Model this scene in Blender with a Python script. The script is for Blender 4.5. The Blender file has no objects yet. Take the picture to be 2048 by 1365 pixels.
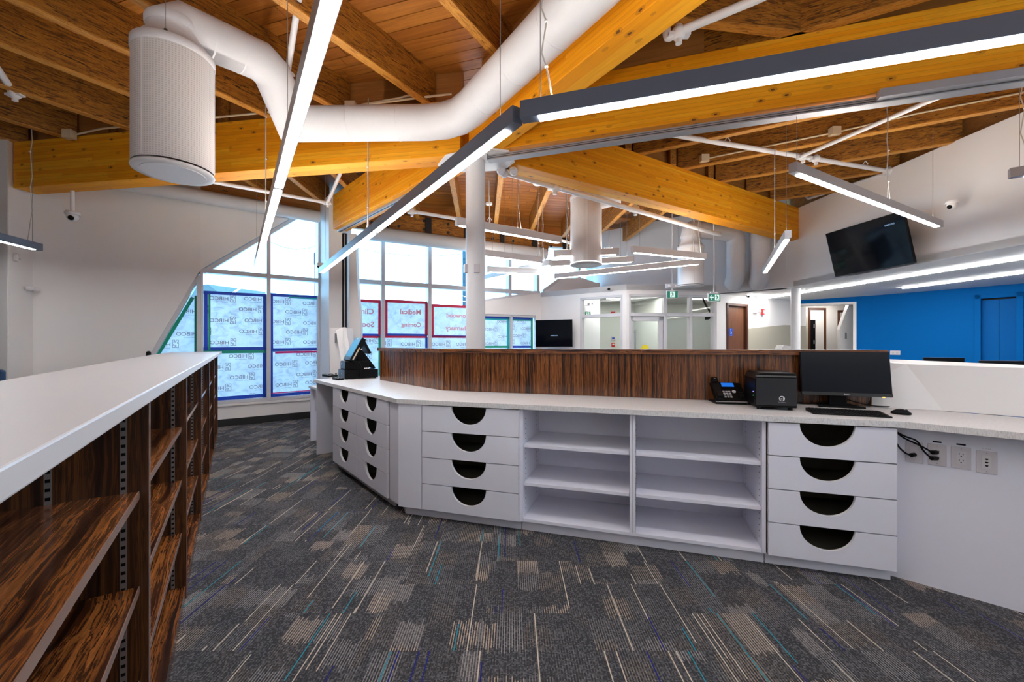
import bpy, bmesh, math, random
from mathutils import Vector, Matrix
random.seed(7)
C = bpy.context.scene.collection
SC = bpy.context.scene

# ------------------------------------------------------------------ camera, world, exposure
H, F, CX, HY = 1.34, 824.0, 1024.0, 689.0       # eye height (m); focal length, centre column and horizon row for a 2048x1365 frame
cam_d = bpy.data.cameras.new('camera'); cam = bpy.data.objects.new('camera', cam_d); C.objects.link(cam)
cam.location = (0, 0, H); cam.rotation_euler = (math.pi/2, 0, 0)
cam_d.sensor_width = 36.0; cam_d.lens = F/2048*36; cam_d.shift_y = (HY-682.5)/2048
cam_d.clip_start = 0.03; cam_d.clip_end = 400
SC.camera = cam
w = bpy.data.worlds.new('sky'); SC.world = w; w.use_nodes = True
w.node_tree.nodes['Background'].inputs[0].default_value = (0.30, 0.66, 1.0, 1)
w.node_tree.nodes['Background'].inputs[1].default_value = 3.4
SC.view_settings.view_transform = 'Standard'; SC.view_settings.look = 'None'
SC.view_settings.gamma = 1.0; SC.view_settings.exposure = 1.75
SC.view_settings.use_curve_mapping = False
SC.cycles.max_bounces = 10; SC.cycles.diffuse_bounces = 5; SC.cycles.transparent_max_bounces = 12
SC.cycles.sample_clamp_indirect = 6.0
LENS = 11.0        # pendant lens emission
UPLENS = 13.0
SOFFIT_LED = 15.0

# ------------------------------------------------------------------ geometry from the surveyed view
def P(px, py, Y): return Vector(((px-CX)/F*Y, Y, H-(py-HY)/F*Y))
def PZ(px, py, z): return P(px, py, (H-z)*F/(py-HY))
def PV(px, py, A, d):                       # on the vertical plane through A along d
    r = (px-CX)/F; t = (r*A[1]-A[0])/(d[0]-r*d[1])
    return P(px, py, A[1]+d[1]*t)
def unit(x, y):
    l = math.hypot(x, y); return (x/l, y/l)

class M:
    """collects geometry for ONE mesh object"""
    def __init__(s): s.v=[]; s.f=[]; s.mi=[]; s.sm=[]
    def add(s, vs, fs, mi=0, smooth=False):
        o=len(s.v); s.v += [tuple(v) for v in vs]
        for f in fs: s.f.append([i+o for i in f]); s.mi.append(mi); s.sm.append(smooth)
        return s
    def box(s, x0,x1,y0,y1,z0,z1, mi=0, T=None):
        vs=[Vector((x,y,z)) for z in (z0,z1) for y in (y0,y1) for x in (x0,x1)]
        if T is not None: vs=[T@v for v in vs]
        return s.add(vs,[(0,2,3,1),(4,5,7,6),(0,1,5,4),(2,6,7,3),(0,4,6,2),(1,3,7,5)],mi)
    def prism(s, poly, z0, z1, mi=0):
        n=len(poly)
        vs=[(p[0],p[1],z0) for p in poly]+[(p[0],p[1],z1) for p in poly]
        fs=[tuple(range(n))[::-1],tuple(range(n,2*n))]+[(i,(i+1)%n,n+(i+1)%n,n+i) for i in range(n)]
        return s.add(vs,fs,mi)
    def xz(s, poly, y0, y1, mi=0):
        n=len(poly)
        vs=[(p[0],y0,p[1]) for p in poly]+[(p[0],y1,p[1]) for p in poly]
        fs=[tuple(range(n)),tuple(range(n,2*n))[::-1]]+[(i,(i+1)%n,n+(i+1)%n,n+i) for i in range(n)]
        return s.add(vs,fs,mi)
    def yz(s, poly, x0, x1, mi=0):
        n=len(poly)
        vs=[(x0,p[0],p[1]) for p in poly]+[(x1,p[0],p[1]) for p in poly]
        fs=[tuple(range(n)),tuple(range(n,2*n))[::-1]]+[(i,(i+1)%n,n+(i+1)%n,n+i) for i in range(n)]
        return s.add(vs,fs,mi)
    def tube(s, pts, r, seg=10, mi=0, caps=True, smooth=True):
        pts=[Vector(p) for p in pts]; n=len(pts); rings=[]
        up=None
        for i,p in enumerate(pts):
            a=(pts[i]-pts[i-1]).normalized() if i>0 else None
            b=(pts[i+1]-pts[i]).normalized() if i<n-1 else None
            t=(a+b).normalized() if a is not None and b is not None and (a+b).length>1e-6 else (b if a is None else a)
            k=1.0
            if a is not None and b is not None: k=1/max(0.5,t.dot(a))
            if up is None:
                ref=Vector((0,0,1)) if abs(t.z)<.9 else Vector((1,0,0))
                up=(ref-t*ref.dot(t)).normalized()
            else:
                up=(up-t*up.dot(t)).normalized()
            sd=t.cross(up)
            kk=k
            ring=[]
            for j in range(seg):
                an=2*math.pi*j/seg
                off=up*math.cos(an)+sd*math.sin(an)
                if kk>1.001:                       # mitre: stretch in the plane of the bend
                    bd=(b-a); bd=bd.normalized() if bd.length>1e-6 else bd
                    off=off+bd*(off.dot(bd))*(kk-1)
                ring.append(p+off*r)
            rings.append(ring)
        vs=[v for rg in rings for v in rg]; fs=[]
        for i in range(n-1):
            for j in range(seg):
                j2=(j+1)%seg
                fs.append((i*seg+j,i*seg+j2,(i+1)*seg+j2,(i+1)*seg+j))
        s.add(vs,fs,mi,smooth)
        if caps:
            s.add(rings[0],[tuple(range(seg))],mi); s.add(rings[-1],[tuple(range(seg))],mi)
        return s
    def cyl(s,a,b,r,seg=16,mi=0,smooth=True): return s.tube([a,b],r,seg,mi,True,smooth)
    def lathe(s, prof, c=(0,0,0), seg=32, mi=0, smooth=True, caps=True):
        vs=[]; fs=[]; n=len(prof)
        for r,z in prof:
            for j in range(seg):
                an=2*math.pi*j/seg; vs.append((c[0]+r*math.cos(an),c[1]+r*math.sin(an),c[2]+z))
        for i in range(n-1):
            for j in range(seg):
                j2=(j+1)%seg; fs.append((i*seg+j,i*seg+j2,(i+1)*seg+j2,(i+1)*seg+j))
        s.add(vs,fs,mi,smooth)
        if caps:
            s.add(vs[:seg],[tuple(range(seg))],mi); s.add(vs[-seg:],[tuple(range(seg))],mi)
        return s
    def ball(s,c,r,mi=0,seg=14,sc=(1,1,1)):
        prof=[(max(1e-4,r*math.sin(math.pi*i/8)),-r*math.cos(math.pi*i/8)) for i in range(9)]
        k=M(); k.lathe(prof,(0,0,0),seg)
        return s.add([(c[0]+v[0]*sc[0],c[1]+v[1]*sc[1],c[2]+v[2]*sc[2]) for v in k.v],k.f,mi,True)
    def build(s, name, mats, parent=None, bevel=0, loc=None, rotz=None, mat4=None):
        me=bpy.data.meshes.new(name); bm=bmesh.new()
        bv=[bm.verts.new(v) for v in s.v]
        for f,mi,sm in zip(s.f,s.mi,s.sm):
            try: q=bm.faces.new([bv[i] for i in f]); q.material_index=mi; q.smooth=sm
            except ValueError: pass
        bmesh.ops.recalc_face_normals(bm, faces=bm.faces)
        bm.to_mesh(me); bm.free()
        for m in (mats if isinstance(mats,(list,tuple)) else [mats]): me.materials.append(m)
        o=bpy.data.objects.new(name,me); C.objects.link(o)
        if parent is not None: o.parent=parent
        if mat4 is not None: o.matrix_local=mat4
        if loc is not None: o.location=loc
        if rotz is not None: o.rotation_euler=(0,0,rotz)
        if bevel:
            b=o.modifiers.new('bevel','BEVEL'); b.width=bevel; b.segments=2; b.limit_method='ANGLE'; b.angle_limit=math.radians(40)
        return o

def tag(o, label=None, cat=None, group=None, kind=None):
    if label: o['label']=label
    if cat: o['category']=cat
    if group: o['group']=group
    if kind: o['kind']=kind
    return o
def thing(name, label, cat, loc=(0,0,0), rotz=0, group=None):
    o=bpy.data.objects.new(name,None); C.objects.link(o); o.empty_display_size=.1
    o.location=loc; o.rotation_euler=(0,0,rotz)
    return tag(o,label,cat,group)
def struct(name, loc=(0,0,0), rotz=0):
    o=bpy.data.objects.new(name,None); C.objects.link(o); o.location=loc; o.rotation_euler=(0,0,rotz)
    o['kind']='structure'; return o
def copy_part(o, parent):
    c=o.copy(); C.objects.link(c); c.parent=parent
    return c
def dup(root, loc, rotz, label, group=None):
    r=root.copy(); C.objects.link(r); r.location=loc; r.rotation_euler=(0,0,rotz); r['label']=label
    if group: r['group']=group
    for ch in list(root.children):
        c=copy_part(ch,r)
        for g in list(ch.children): copy_part(g,c)
    return r
def rz(d): return math.atan2(d[1],d[0])

_txt={}
def text_geo(s, bold=0.0):
    """flat triangles of a word, baseline at 0, height of capitals = 1"""
    k=(s,bold)
    if k not in _txt:
        cu=bpy.data.curves.new('w','FONT'); cu.body=s; cu.size=1.38; cu.resolution_u=3; cu.offset=bold
        o=bpy.data.objects.new('w',cu); C.objects.link(o)
        dg=bpy.context.evaluated_depsgraph_get()
        me=bpy.data.meshes.new_from_object(o.evaluated_get(dg))
        vs=[(v.co.x,v.co.y) for v in me.vertices]; fs=[tuple(p.vertices) for p in me.polygons]
        bpy.data.objects.remove(o); bpy.data.curves.remove(cu); bpy.data.meshes.remove(me)
        _txt[k]=(vs,fs,max(v[0] for v in vs))
    return _txt[k]
def word(m, s, x, z, h, y=0.0, mirror=False, mi=0, bold=0.0, width=None, T=None):
    """writes s on the plane y=const; x is the word's left end as seen (right end when mirrored)"""
    vs,fs,wd=text_geo(s,bold); sx=h if width is None else width/wd
    pts=[Vector((x-(v[0]*sx) if mirror else x+v[0]*sx, y, z+v[1]*h)) for v in vs]
    if T is not None: pts=[T@p for p in pts]
    m.add(pts,fs,mi)
    return wd*sx
# ------------------------------------------------------------------ materials
class N:
    def __init__(s,name):
        s.m=bpy.data.materials.new(name); s.m.use_nodes=True; s.t=s.m.node_tree; s.n=s.t.nodes; s.b=s.n['Principled BSDF']
    def new(s,typ,**kw):
        n=s.n.new(typ)
        for k,v in kw.items(): setattr(n,k,v)
        return n
    def link(s,a,b): s.t.links.new(a,b)
    def val(s,x,sock):
        if isinstance(x,(int,float,tuple,list)): sock.default_value=x
        else: s.link(x,sock)
    def math(s,op,a,b=0.0,c=None):
        n=s.new('ShaderNodeMath',operation=op); s.val(a,n.inputs[0]); s.val(b,n.inputs[1])
        if c is not None: s.val(c,n.inputs[2])
        return n.outputs[0]
    def mix(s,f,a,b,mode='MIX'):
        n=s.new('ShaderNodeMix',data_type='RGBA',blend_type=mode); s.val(f,n.inputs[0])
        s.val(a if not isinstance(a,tuple) or len(a)==4 else (*a,1),n.inputs[6]); s.val(b if not isinstance(b,tuple) or len(b)==4 else (*b,1),n.inputs[7])
        return n.outputs[2]
    def ramp(s,f,stops,interp='LINEAR'):
        n=s.new('ShaderNodeValToRGB'); cr=n.color_ramp; cr.interpolation=interp
        while len(cr.elements)<len(stops): cr.elements.new(.5)
        for e,(p,c) in zip(cr.elements,stops): e.position=p; e.color=(*c,1) if len(c)==3 else c
        s.val(f,n.inputs[0]); return n.outputs[0]
    def obj(s): return s.new('ShaderNodeTexCoord').outputs['Object']
    def scale(s,v,sc):
        n=s.new('ShaderNodeVectorMath',operation='MULTIPLY'); s.link(v,n.inputs[0]); n.inputs[1].default_value=sc; return n.outputs[0]
    def addv(s,v,u):
        n=s.new('ShaderNodeVectorMath',operation='ADD'); s.val(v,n.inputs[0]); s.val(u,n.inputs[1]); return n.outputs[0]
    def noise(s,v,scale,detail=3,rough=.55,dist=0.0):
        n=s.new('ShaderNodeTexNoise'); s.link(v,n.inputs['Vector']); n.inputs['Scale'].default_value=scale
        n.inputs['Detail'].default_value=detail; n.inputs['Roughness'].default_value=rough; n.inputs['Distortion'].default_value=dist
        return n.outputs[0]
    def sep(s,v):
        n=s.new('ShaderNodeSeparateXYZ'); s.link(v,n.inputs[0]); return n.outputs
    def comb(s,x,y,z):
        n=s.new('ShaderNodeCombineXYZ'); s.val(x,n.inputs[0]); s.val(y,n.inputs[1]); s.val(z,n.inputs[2]); return n.outputs[0]
    def wn(s,v):
        n=s.new('ShaderNodeTexWhiteNoise'); s.link(v,n.inputs['Vector']); return n.outputs[0]
    def rnd(s): return s.new('ShaderNodeObjectInfo').outputs['Random']
    def bump(s,h,strength=.2,dist=.002):
        n=s.new('ShaderNodeBump'); n.inputs['Strength'].default_value=strength; n.inputs['Distance'].default_value=dist
        s.link(h,n.inputs['Height']); s.link(n.outputs[0],s.b.inputs['Normal'])
    def col(s,c): s.val(c if not isinstance(c,tuple) or len(c)==4 else (*c,1),s.b.inputs['Base Color'])
    def rough(s,r): s.val(r,s.b.inputs['Roughness'])

def plain(name,c,rough=.5,metal=0,coat=0,spec=.5,vary=.04):
    k=N(name); k.rough(rough); k.b.inputs['Metallic'].default_value=metal
    k.b.inputs['Coat Weight'].default_value=coat; k.b.inputs['Specular IOR Level'].default_value=spec
    if vary:
        f=k.noise(k.obj(),6,2)
        k.col(k.mix(f,tuple(x*(1-vary) for x in c),tuple(min(1,x*(1+vary)) for x in c)))
    else: k.col(c)
    return k.m
def glow(name,c,st):
    k=N(name); k.col(tuple(x*.15 for x in c)); k.b.inputs['Emission Color'].default_value=(*c,1); k.b.inputs['Emission Strength'].default_value=st
    return k.m
def paint(name,c,rough=.6,spec=.4):
    k=N(name); k.rough(rough); k.b.inputs['Specular IOR Level'].default_value=spec; o=k.obj()
    f=k.noise(o,2.0,2); k.col(k.mix(f,tuple(x*.97 for x in c),tuple(min(1,x*1.02) for x in c)))
    k.bump(k.noise(o,180,2),.08,.001); return k.m

white_wall=paint('white_wall_paint',(.84,.81,.79))
grey_wall=paint('pale_grey_wall_paint',(.72,.72,.74))
soffit_mat=paint('white_soffit_paint',(.88,.88,.88))
blue_paint=paint('blue_wall_paint',(.0,.115,.38),.7,.08)
blue_door_m=paint('blue_door_paint',(.0,.105,.36),.6,.1)
beige_paint=paint('beige_wall_paint',(.42,.39,.31))
frame_m=plain('white_window_frame',(.62,.61,.63),.4)
black_base=plain('black_rubber_base',(.012,.012,.013),.5)
white_metal=plain('white_painted_metal',(.78,.76,.76),.35)
grey_metal=plain('grey_pendant_metal',(.13,.155,.21),.4)
silver_pend=plain('silver_pendant_metal',(.42,.41,.42),.38,.3)
alu=plain('aluminium_track',(.42,.41,.43),.5,.5)
dark_metal=plain('dark_steel',(.06,.06,.065),.4,.8)
steel=plain('steel_bolt',(.35,.35,.36),.35,.9)
pipe_m=plain('white_sprinkler_pipe',(.78,.77,.78),.35)
conduit_m=plain('painted_conduit',(.66,.52,.34),.5)
cord_m=plain('pale_cord',(.5,.47,.43),.6)
wire_m=plain('thin_steel_wire',(.3,.3,.3),.4,.6)
cab_m=plain('cool_light_white_melamine',(.80,.795,.87),.42,vary=.015)  # white board; the lavender cast of cool light is mixed into its colour
cab_edge=plain('white_cut_edge',(.85,.85,.86),.45,vary=.01)
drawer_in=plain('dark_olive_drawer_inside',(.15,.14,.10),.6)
black_pl=plain('black_plastic',(.003,.003,.0035),.4,spec=.16)
black_matte=plain('black_matte_plastic',(.0025,.0025,.003),.5,spec=.14)
screen_m=plain('dark_glass_screen',(.002,.003,.006),.08,spec=.22,vary=0)
monitor_scr=plain('matte_monitor_screen',(.002,.004,.009),.22,spec=.2,vary=0)
plate_m=plain('white_outlet_plate',(.62,.58,.6),.4)
key_m=plain('light_keypad_key',(.55,.55,.57),.5)
led_m=glow('pendant_lens',(.96,.97,1),LENS)
up_m=glow('pendant_uplight_lens',(1,.93,.84),UPLENS)
soffit_led_m=glow('soffit_lens',(1,.98,.95),SOFFIT_LED)
green_tape=plain('green_tape',(.0,.36,.22),.5)
teal_tape=plain('teal_tape',(.0,.5,.55),.5)
blue_tape=plain('blue_tape',(.0,.06,.55),.5)
red_tape=plain('red_tape',(.62,.0,.05),.5)
pink_tape=plain('pink_tape',(.75,.0,.2),.5)
ink_m=plain('grey_brown_ink',(.30,.26,.26),.7)
pale_ink=plain('pale_ink',(.42,.42,.47),.7)
red_ink=plain('faded_red_ink',(.85,.36,.36),.7)
green_sign=glow('green_exit_face',(.0,.20,.13),.22)
white_sign=glow('white_exit_figure',(.8,1,.9),.28)
red_pl=plain('red_alarm_plastic',(.6,.01,.01),.35)
door_wood=None

def thin_glass(name,tint=(1,1,1),gl=.07,fr=.6):
    k=N(name); k.n.remove(k.b); out=k.n['Material Output']
    tr=k.new('ShaderNodeBsdfTransparent'); tr.inputs[0].default_value=(*tint,1)
    g=k.new('ShaderNodeBsdfGlossy'); g.inputs['Roughness'].default_value=.01; g.inputs[0].default_value=(1,1,1,1)
    lw=k.new('ShaderNodeLayerWeight'); lw.inputs[0].default_value=.25
    f=k.math('MULTIPLY_ADD',lw.outputs['Fresnel'],fr,gl)
    mx=k.new('ShaderNodeMixShader'); k.link(f,mx.inputs[0]); k.link(tr.outputs[0],mx.inputs[1]); k.link(g.outputs[0],mx.inputs[2])
    k.link(mx.outputs[0],out.inputs[0]); return k.m
glass_m=thin_glass('window_glass',(.97,.99,1),.03)
vest_glass=thin_glass('vestibule_glass',(.96,.98,.96),.004,.2)

def sheet_mat():
    k=N('translucent_house_wrap'); out=k.n['Material Output']; o=k.obj()
    cr=k.noise(k.addv(o,k.scale(o,(.4,0,.7))),4.5,5,.6,1.2)
    c=k.ramp(cr,[(.3,(.62,.66,.70)),(.5,(.80,.83,.86)),(.72,(.88,.90,.92))])
    k.col(c); k.rough(.45); k.bump(cr,.6,.02)
    tl=k.new('ShaderNodeBsdfTranslucent'); k.link(c,tl.inputs[0])
    mx=k.new('ShaderNodeMixShader'); mx.inputs[0].default_value=.45
    k.link(k.b.outputs[0],mx.inputs[1]); k.link(tl.outputs[0],mx.inputs[2]); k.link(mx.outputs[0],out.inputs[0]); return k.m
wrap_m=sheet_mat()

def zebra(name, along, rough=.22, bright=1.0, freq=34, wobble=2.2):
    """dark zebrano laminate; grain runs along the given object axis"""
    k=N(name); o=k.obj(); xyz=k.sep(o)
    ax='xyz'.index(along); sc=[freq]*3; sc[ax]=.7
    p=k.scale(o,tuple(sc))
    wob=k.noise(k.scale(o,tuple(3.0 if i!=ax else 2.2 for i in range(3))),1.0,3,.5)
    p2=k.addv(p,k.comb(*[k.math('MULTIPLY',wob,wobble) if i!=ax else 0.0 for i in range(3)]))
    a=k.noise(p2,1.0,5,.62,.3)
    fine=k.noise(k.scale(o,tuple(170 if i!=ax else 5 for i in range(3))),1.0,2,.6)
    c=k.ramp(a,[(.36,(.009*bright,.003*bright,.0015*bright)),(.44,(.05*bright,.015*bright,.005*bright)),(.49,(.17*bright,.056*bright,.014*bright)),(.53,(.022*bright,.007*bright,.003*bright)),(.57,(.24*bright,.083*bright,.020*bright)),(.66,(.07*bright,.021*bright,.007*bright))])
    c=k.mix(k.ramp(fine,[(.35,(0,0,0)),(.65,(1,1,1))]),k.mix(.35,c,(.012,.005,.003)),c)
    k.col(c); k.rough(rough); k.b.inputs['Coat Weight'].default_value=.25; k.b.inputs['Coat Roughness'].default_value=.08
    return k.m
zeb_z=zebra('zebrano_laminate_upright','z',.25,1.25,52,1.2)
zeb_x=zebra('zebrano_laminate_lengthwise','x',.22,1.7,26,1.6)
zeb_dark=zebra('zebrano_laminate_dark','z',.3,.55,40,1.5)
zeb_edge=zebra('zebrano_edge','x',.2,.9)

def glulam():
    k=N('glulam_timber'); o=k.obj(); x,y,z=k.sep(o)
    lam=k.math('FLOOR',k.math('DIVIDE',z,.0385))
    off=k.math('MULTIPLY',k.wn(k.comb(lam,3.1,k.rnd())),3.0)
    seg=k.math('FLOOR',k.math('DIVIDE',k.math('ADD',x,off),1.7))
    r=k.wn(k.comb(lam,seg,k.math('FLOOR',k.math('MULTIPLY',y,4))))
    g=k.noise(k.addv(k.scale(o,(2.2,34,34)),k.comb(k.math('MULTIPLY',r,9),0,0)),1.0,4,.6,.6)
    c=k.ramp(r,[(0,(.84,.30,.004)),(.5,(.93,.375,.006)),(1,(.96,.45,.022))])
    c=k.mix(k.ramp(g,[(.35,(0,0,0)),(.7,(1,1,1))]),k.mix(.30,c,(.42,.13,.004)),c)
    v=k.new('ShaderNodeTexVoronoi'); k.link(k.scale(o,(4.2,8,8)),v.inputs['Vector']); v.inputs['Scale'].default_value=1.25
    sel=k.math('GREATER_THAN',k.sep(v.outputs['Color'])[0],.25)
    kn=k.math('MULTIPLY',k.math('LESS_THAN',v.outputs['Distance'],.09),sel)
    halo=k.math('MULTIPLY',k.math('LESS_THAN',v.outputs['Distance'],.2),sel)
    c=k.mix(k.math('MULTIPLY',halo,.35),c,(.28,.09,.012)); c=k.mix(k.math('MULTIPLY',kn,.85),c,(.07,.022,.006))
    fr=k.math('FRACT',k.math('DIVIDE',z,.0385))
    c=k.mix(k.math('MULTIPLY',k.math('LESS_THAN',fr,.05),.5),c,(.2,.07,.01))
    k.col(c); k.rough(.55); k.b.inputs['Specular IOR Level'].default_value=.25; k.bump(g,.1,.002); return k.m
glu=glulam()
def strand(name,dark,mid,light):
    k=N(name); o=k.obj()
    a=k.noise(k.addv(k.scale(o,(6,55,55)),k.comb(k.math('MULTIPLY',k.rnd(),40),0,0)),1.0,4,.65,1.5)
    b=k.noise(k.scale(o,(3,24,24)),1.0,3,.6)
    c=k.ramp(a,[(.38,dark),(.46,mid),(.56,light),(.66,mid)])
    c=k.mix(k.ramp(b,[(.4,(0,0,0)),(.62,(1,1,1))]),k.mix(.5,c,mid),c)
    k.col(c); k.rough(.6); k.bump(a,.35,.003); return k.m
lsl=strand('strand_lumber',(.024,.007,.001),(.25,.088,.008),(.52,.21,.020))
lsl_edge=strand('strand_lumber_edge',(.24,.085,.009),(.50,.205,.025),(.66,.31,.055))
def fir(name,c0,c1,dark):
    k=N(name); o=k.obj(); r=k.rnd()
    g=k.noise(k.addv(k.scale(o,(1.6,26,26)),k.comb(k.math('MULTIPLY',r,30),k.math('MULTIPLY',r,11),0)),1.0,4,.6,1.0)
    c=k.mix(r,c0,c1); c=k.mix(k.ramp(g,[(.38,(0,0,0)),(.62,(1,1,1))]),k.mix(.5,c,dark),c)
    v=k.new('ShaderNodeTexVoronoi'); k.link(k.addv(k.scale(o,(2.6,9,9)),k.comb(k.math('MULTIPLY',r,50),0,0)),v.inputs['Vector']); v.inputs['Scale'].default_value=1.0
    kn=k.math('MULTIPLY',k.math('LESS_THAN',v.outputs['Distance'],.1),k.math('GREATER_THAN',k.sep(v.outputs['Color'])[0],.7))
    c=k.mix(k.math('MULTIPLY',kn,.8),c,(.06,.02,.006)); k.col(c); k.rough(.5); return k.m
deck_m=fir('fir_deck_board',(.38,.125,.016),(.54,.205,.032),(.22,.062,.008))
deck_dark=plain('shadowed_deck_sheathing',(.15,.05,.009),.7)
ply_m=fir('plywood_blocking',(.40,.17,.04),(.46,.2,.05),(.24,.085,.018))
def doorwood():
    k=N('walnut_door_veneer'); o=k.obj(); g=k.noise(k.scale(o,(40,40,2)),1.0,4,.6,.6)
    k.col(k.ramp(g,[(.3,(.12,.045,.02)),(.7,(.21,.085,.038))])); k.rough(.4); return k.m
door_wood=doorwood()
door_frame_wood=plain('dark_brown_door_frame',(.085,.028,.012),.4)

def linen():
    k=N('white_linen_laminate'); o=k.obj()
    a=k.noise(k.scale(o,(420,60,60)),1.0,2,.6); b=k.noise(k.scale(o,(50,350,60)),1.0,2,.6)
    f=k.math('MULTIPLY',k.math('ADD',a,b),.5)
    k.col(k.ramp(f,[(.38,(.58,.56,.545)),(.55,(.76,.74,.73))])); k.rough(.38); return k.m
linen_m=linen()
shelf_top_m=plain('white_shelf_top_laminate',(.66,.64,.64),.34,vary=.02)

def carpet():
    k=N('striped_carpet_tile'); o=k.obj(); x,y,z=k.sep(o); r=k.rnd()
    n=k.math('FLOOR',k.math('MULTIPLY',x,172))            # one yarn row every 5.8 mm
    rn=k.wn(k.comb(n,k.math('MULTIPLY',r,77),1.3))
    yy=k.math('ADD',y,k.math('MULTIPLY',k.math('SUBTRACT',rn,.5),.05))
    bx=k.math('FLOOR',k.math('DIVIDE',k.math('ADD',x,k.math('MULTIPLY',r,.3)),.127)); by=k.math('FLOOR',k.math('DIVIDE',k.math('ADD',yy,k.math('MULTIPLY',r,.7)),.155))
    pr=k.wn(k.comb(bx,by,k.math('MULTIPLY',r,31)))
    pc=k.wn(k.comb(by,bx,k.math('MULTIPLY',r,17)))
    patch=k.ramp(pr,[(.25,(.06,.06,.06)),(.5,(.22,.22,.22)),(.74,(.42,.42,.42)),(.88,(.85,.85,.85))])
    odd=k.math('GREATER_THAN',k.math('MODULO',k.math('ADD',n,4000.0),2.0),.5)
    fx=k.math('ABSOLUTE',k.math('SUBTRACT',k.math('FRACT',k.math('MULTIPLY',x,172)),.5))
    line=k.math('MULTIPLY',k.math('LESS_THAN',fx,.36),odd)
    dot=k.wn(k.comb(n,k.math('FLOOR',k.math('MULTIPLY',y,150)),2.0))
    base=k.mix(k.ramp(dot,[(.45,(0,0,0)),(.95,(1,1,1))]),(.040,.041,.046),(.120,.120,.127))
    lc=k.mix(k.math('GREATER_THAN',pc,.62),(.34,.32,.31),(.56,.44,.33))
    amt=k.math('MULTIPLY',k.math('MULTIPLY',line,patch),k.math('MULTIPLY_ADD',dot,.4,.7))
    c=k.mix(amt,base,lc)
    solid=k.math('MULTIPLY',k.math('GREATER_THAN',pr,.93),.35)
    c=k.mix(k.math('MULTIPLY',solid,k.math('MULTIPLY_ADD',dot,.6,.3)),c,(.30,.27,.25))
    seg=k.math('FLOOR',k.math('DIVIDE',k.math('ADD',y,k.math('MULTIPLY',rn,.3)),.75))
    ac=k.wn(k.comb(n,seg,k.math('MULTIPLY',r,53)))
    thin=k.math('LESS_THAN',fx,.45)
    c=k.mix(k.math('MULTIPLY',k.math('GREATER_THAN',ac,.984),thin),c,(.55,.47,.38))
    c=k.mix(k.math('MULTIPLY',k.math('LESS_THAN',ac,.010),thin),c,(.02,.025,.20))
    c=k.mix(k.math('MULTIPLY',k.math('MULTIPLY',k.math('GREATER_THAN',ac,.010),k.math('LESS_THAN',ac,.018)),thin),c,(.03,.27,.34))
    k.col(c); k.rough(.95); k.b.inputs['Specular IOR Level'].default_value=.1
    k.bump(k.math('MULTIPLY',fx,-1),.5,.004); return k.m
carpet_m=carpet()
def perf():
    k=N('perforated_white_sheet'); o=k.obj(); x,y,z=k.sep(o)
    an=k.math('ARCTAN2',y,x)
    fa=k.math('ABSOLUTE',k.math('SUBTRACT',k.math('FRACT',k.math('MULTIPLY',an,13.5)),.5)); fz=k.math('ABSOLUTE',k.math('SUBTRACT',k.math('FRACT',k.math('MULTIPLY',z,62)),.5))
    hole=k.math('MULTIPLY',k.math('LESS_THAN',fa,.27),k.math('LESS_THAN',fz,.27))
    k.col(k.mix(k.math('MULTIPLY',hole,.42),(.74,.71,.70),(.33,.30,.29))); k.rough(.4); return k.m
perf_m=perf()
def ductm():
    k=N('white_wrapped_duct'); o=k.obj()
    k.col(k.mix(k.noise(o,3,3),(.66,.64,.66),(.74,.73,.75))); k.rough(.5); k.bump(k.noise(k.scale(o,(1,1,1)),26,3,.7,.8),.25,.006); return k.m
duct_m=ductm()
far_house=plain('haze_blue_siding',(.010,.028,.042),.8)  # blue of haze and overexposure put into the siding colour
far_roof=plain('haze_blue_roof',(.03,.055,.062),.8)  # roof colour carries the same blue haze
pole_m=plain('utility_pole_wood',(.006,.03,.05),.8)
ground_m=plain('pale_pavement',(.5,.5,.5),.9)
# ------------------------------------------------------------------ plan of the building (metres)
ZB, ZT, ZDECK = 3.315, 3.895, 4.27          # beam bottom, beam top (joist bearing), deck underside
ZS = 2.44                                    # soffit of the low ceiling at right
m_dir=(.9556,-.2946); v_dir=(.2946,.9556)    # main counter run
l_dir=(-.643,.766);   nl=(.766,.643)         # left counter run
CA=(-6.51,5.60); CB=(-4.948,6.545); CE=(-3.542,7.62)
dA=unit(CB[0]-CA[0],CB[1]-CA[1]); dB=unit(CE[0]-CB[0],CE[1]-CB[1])
LA=math.hypot(CB[0]-CA[0],CB[1]-CA[1]); LB=math.hypot(CE[0]-CB[0],CE[1]-CB[1])
FA=(-3.052,8.11); dF=(.886,.463)             # window wall beyond the column
COL=(-.39,4.40)                              # the round column

def plan(A,d):
    def f(px,py):
        p=PV(px,py,A,d); return ((p.x-A[0])*d[0]+(p.y-A[1])*d[1], p.z)
    return f
qA,qB,qF=plan(CA,dA),plan(CB,dB),plan(FA,dF)

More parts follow.
